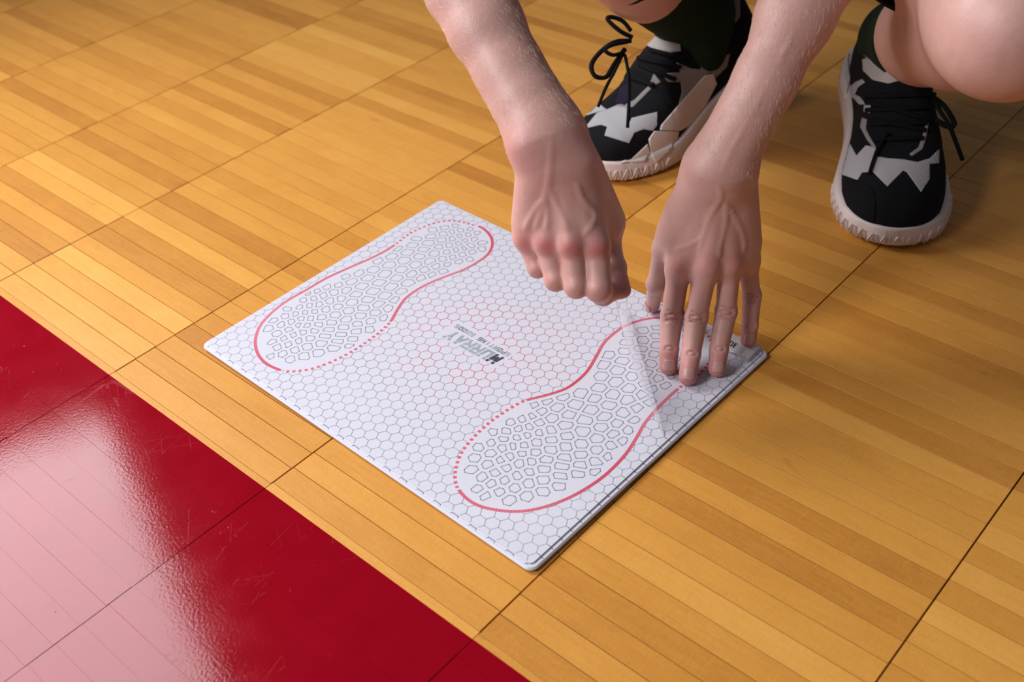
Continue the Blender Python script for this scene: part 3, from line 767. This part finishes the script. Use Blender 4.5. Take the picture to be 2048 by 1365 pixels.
# nails
M_NAIL = simple('fingernail', (.50, .27, .245), .34, .05, 300, spec=.5)
def nail(tip, dip, dors, r, r1, ln, wid):
    ax = unit(tip - dip); dors = unit(dors - ax * (np.asarray(dors) @ ax)); sd_ = np.cross(ax, dors); rows = []
    for i in range(9):
        v = i / 8; row = []
        wv = wid * (1 - .25 * (1 - v) ** 3) * (1 if v < .85 else 1 - .35 * ((v - .85) / .15) ** 2)
        for j in range(9):
            th = (j / 8 - .5) * 2 * wv; xb = .0065 - ln * v; rad = (r + (r1 - r) * min(1, xb / np.linalg.norm(tip - dip)) + .00045) if xb > 0 else r + .00045 + xb * .12
            row.append(tip + ax * (-.0065 + ln * v) + rad * (math.cos(th) * dors + math.sin(th) * sd_))
        rows.append(row)
    return keep(sheet('fingernail', rows, M_NAIL, None, .0005), person)
for f in fB: nail(f['j'][0], f['j'][1], -padB * 1.0 + np.array([0, -.25, 0]), f['r'][0], f['r'][1], .0100, .82)
nail(thB['j'][0], thB['j'][1], np.array([-.75, -.5, .35]), thB['r'][0], thB['r'][1], .010, .8)

# clothing: shorts, shirt, socks
M_CLOTH = simple('black_sports_fabric', (.008, .008, .009), .85, .3, 700, spec=.3)
M_SOCK = weave('dark_green_sock', (.012, .030, .014), 190, .9)
def cloth(name, builder, lo, hi, h, cutters, mat):
    Fd = Field(lo, hi, h); builder(Fd); V, Q = Fd.nets()
    keepv = np.ones(len(V), bool)
    for p, n in cutters: keepv &= ((V - p) @ n) < 0
    Q = Q[keepv[Q].all(1)]; used = np.unique(Q); mp_ = np.full(len(V), -1); mp_[used] = np.arange(len(used))
    V = V[used]; Q = mp_[Q]; e = np.sort(np.concatenate([Q[:, [0, 1]], Q[:, [1, 2]], Q[:, [2, 3]], Q[:, [3, 0]]]), axis=1)
    ue, cn = np.unique(e, axis=0, return_counts=True); rim = np.unique(ue[cn == 1])
    for p, n in cutters:                          # straight hem: rim vertices snapped to the cut plane
        d = (V[rim] - p) @ n; k = np.abs(d) < 2.5 * h; V[rim[k]] -= d[k][:, None] * n
    o = mesh(name, V, Q, mat, None, True)
    sm = o.modifiers.new('thickness', 'SOLIDIFY'); sm.thickness = .003; sm.offset = 1
    return keep(o, person)
def shorts_b(Fd):
    for knee, hip in ((kneeR, hipR), (kneeL, hipL)):
        Fd.cone(hip, lerp(hip, knee, 1.15 if hip is hipR else .30), .106, .082, .03)
    Fd.cone(hipR, hipL, .118, .118, .06); Fd.cone(pel, lerp(pel, chest, .25), .13, .13, .05)
hemR, hemL = lerp(hipR, kneeR, .80), lerp(hipL, kneeL, .85)
so = cloth('shorts', shorts_b, *bounds([hipR, hipL, kneeR, kneeL, pel], .17), .007, [(lerp(hipR, kneeR, .72), unit(kneeR - hipR))], M_CLOTH)
def shirt_b(Fd):
    Fd.cone(pel, chest, .132, .14, .08, np.array([0, 1, 0]), .84); Fd.cone(shR, shL, .072, .072, .07); Fd.cone(chest, lerp(chest, neck, .55), .085, .068, .05)
    Fd.cone(shR, lerp(shR, elbR, .8), .066, .060, .03); Fd.cone(shL, lerp(shL, elbL, .8), .066, .060, .03)
cloth('shirt', shirt_b, *bounds([pel, chest, shR, shL, neck, elbR, elbL], .17), .008, [(pel + np.array([0, 0, .0]), np.array([0, 0, -1.])), (lerp(chest, neck, .5), unit(neck - chest))], M_CLOTH)

# socks
def sock(name, ank, knee, f, down):
    def bld(Fd):
        ax = knee - ank
        Fd.cone(ank + down * .6, ank, .034, .0375, .02); Fd.cone(ank, ank + ax * f * 1.6, .0375, .0435, .02)
    return cloth(name, bld, *bounds([ank + down, ank + (knee - ank) * f * 1.7], .06), .0035, [(ank + (knee - ank) * f, unit(knee - ank))], M_SOCK)
sock('sock', ankR, kneeR, .20, np.array([0, -.02, -.06])); sock('sock', ankL, kneeL, .44, np.array([0, -.02, -.06]))

# ------------------------------------------------------------------ sneakers
M_UP = weave('black_knit_upper', (.006, .006, .008), 260, .5)
M_WHITE = weave('white_mesh_panel', (.62, .60, .62), 330, .7)
M_SOLE = simple('off_white_rubber', (.66, .56, .52), .55, .12, 250, var=.05)
M_TONGUE = weave('cream_tongue_padding', (.60, .53, .50), 300, .6)
M_TAPE = weave('grey_ribbed_tape', (.45, .40, .39), 420, .8)
M_LACE = simple('black_lace', (.0035, .0035, .0045), .8, .5, 1500, spec=.15)
M_TOE = simple('black_toe_overlay', (.006, .006, .007), .85, .2, 1200, spec=.1)
M_PURPLE = weave('dark_purple_tongue', (.022, .014, .040), 300, .6)
def tube(name, pts, r, mat, parent, n=8, closed=False, sub=6):
    p = [np.asarray(q, float) for q in pts]; dense = []
    for i in range(len(p) - 1):
        p0, p1, p2, p3 = p[max(0, i - 1)], p[i], p[i + 1], p[min(len(p) - 1, i + 2)]
        for k in range(sub):
            f = k / sub; dense.append(.5 * ((2 * p1) + (p2 - p0) * f + (2 * p0 - 5 * p1 + 4 * p2 - p3) * f * f + (3 * p1 - p0 - 3 * p2 + p3) * f ** 3))
    dense.append(p[-1]); D = np.array(dense); T = np.gradient(D, axis=0); V, Fc = [], []
    ref = np.array([.3, .5, .8])
    for q, t in zip(D, T):
        t = unit(t); a = unit(np.cross(t, ref)); b = np.cross(t, a)
        V += [q + r * (math.cos(2 * math.pi * k / n) * a + math.sin(2 * math.pi * k / n) * b) for k in range(n)]
    for i in range(len(D) - 1):
        for k in range(n): Fc.append((i * n + k, i * n + (k + 1) % n, (i + 1) * n + (k + 1) % n, (i + 1) * n + k))
    Fc += [tuple(reversed(range(n))), tuple(range((len(D) - 1) * n, len(D) * n))]
    return keep(mesh(name, V, Fc, mat, None, True), parent)
S_T = [0, .015, .04, .08, .14, .22, .32, .42, .52, .62, .74, .85, .93, .975, 1.0]
W_T = [.004, .020, .031, .040, .0475, .0525, .0530, .0485, .0435, .0415, .0430, .0425, .036, .025, .010]
H_T = [.006, .016, .024, .031, .037, .044, .056, .072, .086, .086, .074, .066, .066, .063, .054]
def make_shoe(label, spine, sole_t, wide=1.0, tall=1.0):
    root = empty('sneaker', tuple(spine[1][1]))
    tag(root, label, 'shoe', 'pair of sneakers on the person')
    ss = np.array([q[0] for q in spine]); pp = np.array([q[1] for q in spine], float)
    S = np.unique(np.concatenate([np.linspace(0, .12, 16) ** 1.0, np.linspace(.12, .9, 40), np.linspace(.9, 1, 14)]))
    def at(s):  # smoothed spine
        q = np.zeros(3); wsum = 0
        for o in np.linspace(-.12, .12, 9):
            t = s + o; g = math.exp(-(o / .07) ** 2)
            v = np.array([np.interp(t, ss, pp[:, i]) for i in range(3)])
            if t < 0: v = pp[0] + (pp[1] - pp[0]) / (ss[1] - ss[0]) * t
            if t > 1: v = pp[-1] + (pp[-1] - pp[-2]) / (ss[-1] - ss[-2]) * (t - 1)
            q += v * g; wsum += g
        return q / wsum
    fr = []
    for s in S:
        c = at(s); t = unit(at(s + .01) - at(s - .01)); sd = unit(np.cross(t, (0, 0, 1))); up_ = np.cross(sd, t); fr.append((c, t, sd, up_))
    Wd = np.interp(S, S_T, W_T) * wide; Hh = np.interp(S, S_T, H_T) * tall
    # round the plan of toe and heel
    for k in range(3): Wd[1:-1] = (Wd[:-2] + 2 * Wd[1:-1] + Wd[2:]) / 4; Hh[1:-1] = (Hh[:-2] + 2 * Hh[1:-1] + Hh[2:]) / 4
    st = np.interp(S, [0, .1, .35, .6, 1], sole_t)
    # upper
    nA = 40; V, Fc = [], []
    for i, s in enumerate(S):
        c, t, sd, up_ = fr[i]; w_, h_ = Wd[i] * .97, Hh[i]
        tallf = np.clip((h_ / max(w_, .01) - 1) / 1.2, 0, 1)
        e = .80 - .14 * tallf
        for k in range(nA + 1):
            a = math.pi * k / nA; ca, sa = math.cos(a), math.sin(a)
            x = w_ * np.sign(ca) * abs(ca) ** e; z = h_ * abs(sa) ** (.72 if s < .4 else .62)
            x *= 1 - .30 * tallf * (z / h_) ** 2          # ankle narrows upward
            V.append(c + sd * x + up_ * (st[i] * .80 + z))
    n = nA + 1
    for i in range(len(S) - 1):
        for k in range(nA): Fc.append((i * n + k, (i + 1) * n + k, (i + 1) * n + k + 1, i * n + k + 1))
        Fc.append((i * n + nA, (i + 1) * n + nA, (i + 1) * n, i * n))
    Fc.append(tuple(range(n))); Fc.append(tuple(reversed(range((len(S) - 1) * n, len(S) * n))))
    upper = keep(mesh('upper', V, Fc, M_UP, None, True), root)
    bvh = BVHTree.FromPolygons([Vector(v) for v in V], Fc)
    # sole: sculpted side wall flaring to the ground, rising lip at the toe
    prof = [(0.90, 0.0), (.985, .06), (1.05, .20), (1.065, .45), (1.05, .72), (1.02, .92), (1.0, 1.0), (.90, 1.02), (.5, 1.02)]
    V, Fc = [], []; npf = len(prof)
    for i, s in enumerate(S):
        c, t, sd, up_ = fr[i]; toe = max(0, 1 - s / .13); lift = .007 * toe ** 2
        lip = 1 + .30 * toe
        for sg in (1, -1):
            for (fx, fz) in (prof if sg == 1 else prof[::-1]):
                ww = (Wd[i] + .0025) * (fx if s > .1 else 1 + (fx - 1) * 1.4)
                fl = 1 + .06 * math.exp(-((s - .86) / .1) ** 2)
                V.append(c + sd * sg * ww * fl + up_ * (lift + (st[i] * lip - lift) * fz) - t * (.004 * toe * (1 - abs(fz - .35)) if s < .02 else 0))
    n = 2 * npf
    for i in range(len(S) - 1):
        for k in range(n): Fc.append((i * n + k, i * n + (k + 1) % n, (i + 1) * n + (k + 1) % n, (i + 1) * n + k))
    Fc.append(tuple(reversed(range(n)))); Fc.append(tuple(range((len(S) - 1) * n, len(S) * n)))
    sole = keep(mesh('midsole', V, Fc, M_SOLE, None, True), root)
    sbvh = BVHTree.FromPolygons([Vector(v) for v in V], Fc)
    # herringbone tread ribs wrapping up the toe wall
    RV_, RF = [], []; cen = at(.17); fdir = unit(at(.0) - at(.17)); sdir = unit(np.cross(fdir, (0, 0, 1)))
    for q, th in enumerate(np.radians(np.linspace(-118, 118, 76))):
        pts = []
        for fz, dl in ((.0030, -.035), (.0085, 0.), (.0150, .035)):
            a_ = th + dl * (1 if (q // 2) % 2 else -1) * (1.6 if q % 2 else .8); d = fdir * math.cos(a_) + sdir * math.sin(a_)
            hit = sbvh.ray_cast(Vector(cen + d * .2 + np.array([0, 0, fz + .002])), Vector(-d))
            if hit[0] is not None: pts.append((np.array(hit[0]), np.array(hit[1]) if np.array(hit[1]) @ d > 0 else -np.array(hit[1])))
        if len(pts) < 3: continue
        b = len(RV_); ew = .0013
        for (p_, n_) in pts:
            d_ = unit(np.cross(n_, unit(pts[2][0] - pts[0][0])))
            RV_ += [p_ - d_ * ew - n_ * .0008, p_ + n_ * .0017, p_ + d_ * ew - n_ * .0008]
        for k in (0, 3): RF += [(b + k, b + k + 1, b + k + 4, b + k + 3), (b + k + 1, b + k + 2, b + k + 5, b + k + 4)]
        RF += [(b, b + 2, b + 1), (b + 6, b + 7, b + 8)]
    rb = keep(mesh('tread_ribs', RV_, RF, M_SOLE, None, False), sole); rb['kind'] = 'stuff'
    return dict(root=root, upper=upper, sole=sole, bvh=bvh, sbvh=sbvh, at=at, fr=fr, S=S)
def hitpx(sh, x, y, which='bvh'):
    d = ray(x, y)
    if which == 'both':
        hs = [sh[k].ray_cast(Vector(C0), Vector(unit(d))) for k in ('bvh', 'sbvh')]; hs = [q for q in hs if q[0] is not None]
        if not hs: return None
        h = min(hs, key=lambda q: q[3])
    else: h = sh[which].ray_cast(Vector(C0), Vector(unit(d)))
    return (np.array(h[0]), np.array(h[1])) if h[0] is not None else None
def patch(sh, name, poly, mat, off=.0007, step_=3.2, which='bvh'):
    """a cut panel laid on the shoe: outline picked in the photo, dropped on the shoe surface"""
    pl = np.array(poly, float); lo_, hi_ = pl.min(0), pl.max(0); pts = []
    per = []
    for i in range(len(pl)):
        a, b = pl[i], pl[(i + 1) % len(pl)]; k = max(1, int(np.linalg.norm(b - a) / step_))
        for j in range(k): per.append(a + (b - a) * j / k)
    pts = [Vector(p) for p in per]; edges = [(i, (i + 1) % len(per)) for i in range(len(per))]
    for x in np.arange(lo_[0], hi_[0], step_):
        for y in np.arange(lo_[1], hi_[1], step_):
            if inside((x, y), pl): pts.append(Vector((x, y)))
    vs, es, fs, *_ = delaunay_2d_cdt(pts, edges, [list(range(len(per)))], 2, 1e-3)
    V, ok, N_ = [], [], []
    for v in vs:
        h = hitpx(sh, v.x, v.y, which)
        if h is None: V.append(np.zeros(3)); N_.append(np.zeros(3)); ok.append(False)
        else:
            n_ = h[1] if h[1] @ (C0 - h[0]) > 0 else -h[1]
            V.append(h[0] + n_ * off); N_.append(n_); ok.append(True)
    Fc = []
    for f in fs:
        if not all(ok[i] for i in f): continue
        if max(np.linalg.norm(V[f[i]] - V[f[i - 1]]) for i in range(len(f))) > .02: continue
        nn_ = np.cross(V[f[1]] - V[f[0]], V[f[2]] - V[f[0]]); Fc.append(tuple(f) if nn_ @ N_[f[0]] > 0 else tuple(reversed(f)))
    used = sorted({i for f in Fc for i in f}); mp_ = {u: i for i, u in enumerate(used)}
    if not Fc: return None
    nb = len(used); V2 = [V[i] for i in used] + [V[i] - N_[i] * (off + .0004) for i in used]
    F2 = [tuple(mp_[i] for i in f) for f in Fc]; cnt = {}
    for f in F2:
        for i in range(len(f)): cnt[(f[i], f[(i + 1) % len(f)])] = 1
    F2 += [(b, a, a + nb, b + nb) for (a, b) in cnt if (b, a) not in cnt]      # skirt: the panel has an edge
    return keep(mesh(name, V2, F2, mat, None, True), sh['sole'] if 'wrap' in name else sh['upper'])
def c5(l): return [(1620 + x / 2.6776, y / 2.6776) for x, y in l]
def c4(l): return [(1130 + x / 3.5925, y / 3.5925) for x, y in l]

shR_ = make_shoe('black and white sneaker below the bare knee, toe pointing at the pad',
    [(0, (.381, .886, .0)), (.36, (.413, .992, .0)), (.62, (.433, 1.070, .016)), (1, (.456, 1.192, .052))], [.019, .022, .026, .032, .036])
for nm, pl, mt in [
    ('mesh_panel', [(180,760),(215,770),(250,835),(300,780),(350,790),(360,840),(420,850),(500,855),(575,870),(640,850),(690,800),(690,875),(640,880),(640,960),(595,1030),(520,925),(500,915),(415,1000),(335,920),(280,925),(255,965),(170,935),(185,890),(170,840)], M_WHITE),
    ('side_panel', [(240,505),(270,520),(300,560),(265,560),(230,520)], M_WHITE), ('side_panel', [(290,565),(325,565),(320,605),(290,600)], M_WHITE),
    ('side_panel', [(200,480),(245,440),(280,425),(295,440),(255,470),(235,520),(205,545)], M_WHITE),
    ('lace_tape', [(280,630),(305,640),(300,690),(325,740),(355,790),(345,800),(305,750),(270,680)], M_TAPE), ('lace_tape', [(622,655),(634,660),(622,740),(602,800),(545,838),(533,825),(580,790),(605,720)], M_TAPE),
    ('tongue_pad', [(285,320),(310,312),(380,345),(495,390),(490,430),(420,448),(340,430),(290,380)], M_TONGUE),
    ('toe_overlay', [(130,985),(170,962),(290,975),(340,1020),(352,1100),(345,1205),(260,1165),(160,1080)], M_TOE)]:
    patch(shR_, nm, c5(pl), mt, .0016 if 'tongue' in nm else .0007)
shL_ = make_shoe('black and white sneaker with heel lifted, between the two forearms',
    [(0, (.090, 1.076, .0)), (.36, (.180, 1.130, .0)), (.62, (.236, 1.168, .022)), (1, (.316, 1.228, .066))], [.020, .023, .028, .034, .038])
for nm, pl, mt in [
    ('mesh_panel', [(70,855),(240,740),(300,790),(200,815)], M_WHITE),
    ('mesh_panel', [(140,925),(230,815),(300,790),(370,760),(450,775),(455,900),(480,850),(665,805),(660,905),(630,940),(565,930),(500,955),(460,1030),(285,975),(305,912),(260,898)], M_WHITE),
    ('lace_tape', [(500,720),(600,620),(620,640),(490,770),(400,775),(370,755),(450,745)], M_TAPE), ('lace_tape', [(615,590),(640,530),(690,590),(650,610)], M_TAPE),
    ('tongue_pad', [(510,240),(600,228),(820,260),(830,370),(760,380),(640,355),(560,310)], M_TONGUE),
    ('tongue_window', [(370,740),(400,640),(455,600),(470,700),(430,760)], M_PURPLE),
    ('side_panel', [(690,530),(830,520),(800,450),(900,490),(975,500),(980,440),(1020,440),(1025,460),(1100,420),(1185,385),(1160,480),(1080,560),(1050,520),(1000,540),(930,660),(870,730),(810,770),(840,660),(830,590),(740,590)], M_TAPE),
    ('side_panel', [(940,330),(1050,290),(1040,370),(1020,400),(960,340)], M_TAPE), ('heel_panel', [(1190,0),(1255,0),(1255,120),(1195,195)], M_TAPE)]:
    patch(shL_, nm, c4(pl), mt, .0016 if 'tongue' in nm else .0007)

for pl in ([(690,900),(860,700),(1000,540),(1060,530),(1085,600),(1000,760),(920,880),(820,938),(680,935)], [(600,1000),(640,942),(812,942),(800,1000),(740,1090),(650,1170),(612,1100)], [(480,1140),(590,1035),(612,1100),(570,1160),(400,1172)]):
    patch(shL_, 'sole_wrap', c4(pl), M_SOLE, .0018, which='both')
patch(shR_, 'heel_wrap', c5([(150,430),(135,300),(150,200),(185,140),(250,85),(262,90),(215,190),(205,330),(215,430),(190,530)]), M_SOLE, .0014, which='both')
patch(shR_, 'collar_trim', c5([(270,190),(282,180),(285,270),(330,312),(400,345),(490,378),(488,392),(395,358),(322,325),(272,280)]), M_TAPE, .0016)

# laces
def on(sh, x, y, lift=.002):
    h = hitpx(sh, x, y)
    if h is None: return None
    n_ = h[1] if h[1] @ (C0 - h[0]) > 0 else -h[1]
    return h[0] + n_ * lift
def lace_row(sh, a, b, r=.0026):
    pts = [on(sh, *lerp(np.array(a), np.array(b), t)) for t in np.linspace(0, 1, 6)]; pts = [p for p in pts if p is not None]
    if len(pts) > 2: tube('lace', pts, r, M_LACE, sh['root'], 6)
for a, b in [((1735, 195), (1865, 190)), ((1735, 222), (1862, 216)), ((1742, 250), (1852, 246)), ((1750, 282), (1845, 278)), ((1735, 205), (1858, 240)), ((1740, 240), (1850, 262))]: lace_row(shR_, a, b)
for a, b in [((1262, 90), (1365, 118)), ((1258, 112), (1360, 135)), ((1248, 150), (1310, 170)), ((1262, 120), (1350, 160))]: lace_row(shL_, a, b)
Dk = proj(on(shR_, 1850, 215))[2]
tube('lace_end', [on(shR_, 1862, 205, .004), PD(1882, 225, Dk - .005), PD(1897, 248, Dk - .008), PD(1912, 285, Dk - .004), PD(1925, 320, Dk + .004)], .0022, M_LACE, shR_['root'], 6)
tube('lace_bow', [on(shR_, 1862, 200, .004), PD(1888, 212, Dk - .006), PD(1905, 238, Dk - .008), PD(1908, 252, Dk - .008), PD(1893, 252, Dk - .006), PD(1872, 240, Dk - .004)], .0028, M_LACE, shR_['root'], 6)
tube('lace_end', [on(shR_, 1775, 270, .004), on(shR_, 1757, 300, .004), on(shR_, 1748, 325, .003), on(shR_, 1740, 350, .0025)], .0019, M_LACE, shR_['root'], 6)
h0 = on(shL_, 1262, 95, .004); Dl = proj(h0)[2] if h0 is not None else 1.15
tube('lace_bow', [PD(1265, 75, Dl - .004), PD(1240, 62, Dl - .006), PD(1216, 40, Dl - .006), PD(1222, 34, Dl - .004), PD(1245, 42, Dl - .002), PD(1262, 62, Dl - .002)], .0024, M_LACE, shL_['root'], 6)
tube('lace_bow', [PD(1262, 82, Dl - .006), PD(1230, 84, Dl - .010), PD(1200, 105, Dl - .012), PD(1183, 130, Dl - .012), PD(1190, 152, Dl - .012), PD(1212, 154, Dl - .010), PD(1228, 130, Dl - .008), PD(1250, 98, Dl - .004)], .0026, M_LACE, shL_['root'], 6)
tube('lace_bow', [PD(1255, 84, Dl - .008), PD(1225, 90, Dl - .013), PD(1210, 100, Dl - .014), PD(1225, 110, Dl - .013), PD(1245, 106, Dl - .009)], .0022, M_LACE, shL_['root'], 6)
tube('lace_end', [PD(1250, 100, Dl - .006), PD(1228, 145, Dl - .012), PD(1212, 175, Dl - .010), PD(1196, 214, Dl - .004)], .0018, M_LACE, shL_['root'], 6)
tube('lace_end', [PD(1250, 110, Dl - .006), PD(1257, 150, Dl - .016), PD(1258, 200, Dl - .016), PD(1255, 256, Dl - .010)], .0018, M_LACE, shL_['root'], 6)

# ------------------------------------------------------------------ peeled film sheet
rows = []
Fpx = [(1331, 882), (1318, 830), (1305, 785), (1290, 735), (1275, 685), (1262, 640), (1252, 605)]
Tpx = [(1322, 862), (1303, 815), (1280, 765), (1259, 712), (1245, 665), (1235, 625), (1231, 594)]
zT = [.0085, .028, .046, .063, .078, .092, None]
for (fx, fy), (tx, ty), z in zip(Fpx, Tpx, zT):
    a = P(fx, fy, ZT + .0004); b = P(tx, ty, z) if z else PD(1231, 594, .893); r = []
    for j in range(13):
        t = j / 12; p = lerp(a, b, t).copy(); p[2] = a[2] + (b[2] - a[2]) * t ** 1.5; r.append(p)
    rows.append(r)
G = np.array(rows); G2 = []
for q in np.linspace(0, len(rows) - 1, 31):
    i = min(int(q), len(rows) - 2); G2.append(G[i] + (G[i + 1] - G[i]) * (q - i))
flm = sheet('film_sheet', G2, M_FILM, None, .00025)
tag(flm, 'clear adhesive film sheet being peeled off the pad, pinched between thumb and finger', 'film sheet')

# ------------------------------------------------------------------ fine fair hair on the forearms
M_HAIR = simple('fair_arm_hair', (.92, .78, .60), .4)
HV, HF = [], []
vn = np.zeros(len(VV) * 3, np.float32); me.vertices.foreach_get('normal', vn); vn = vn.reshape(-1, 3)
n_fine = len(body_V[0]) + len(body_V[1])
for (w0, e0, lo_i, hi_i) in ((foreB[0][0], foreB[-2][0], 0, len(body_V[0])), (foreA[0][0], foreA[-2][0], len(body_V[0]), n_fine)):
    ax = unit(w0 - e0); L_ = np.linalg.norm(w0 - e0); rel = (VV[lo_i:hi_i] - e0) @ ax
    cand = np.nonzero((rel > 0) & (rel < L_ + .008))[0] + lo_i
    for i in rng.choice(cand, min(2600, len(cand)), replace=False):
        if rel[i - lo_i] > L_ + .008 - .05 * rng.random() ** 2: continue
        n_ = vn[i]; sdv = unit(np.cross(n_, ax)); d = unit(ax + sdv * rng.normal(.35, .35)); d = unit(d - n_ * (d @ n_))
        ln = rng.uniform(.003, .0065); b = len(HV); p0 = VV[i]
        wv = unit(np.cross(n_, d)) * .00009
        for t, hgt in ((0, 0), (.5, .00032), (1, .00028)):
            q = p0 + d * ln * t + n_ * hgt; k = 1 - .7 * t; HV += [q - wv * k, q + wv * k, q + n_ * .00008 * k]
        for r0 in (0, 3): HF += [(b + r0, b + r0 + 1, b + r0 + 4, b + r0 + 3), (b + r0 + 1, b + r0 + 2, b + r0 + 5, b + r0 + 4), (b + r0 + 2, b + r0, b + r0 + 3, b + r0 + 5)]
hr = keep(mesh('arm_hair', HV, HF, M_HAIR, None, True), person); hr['kind'] = 'stuff'
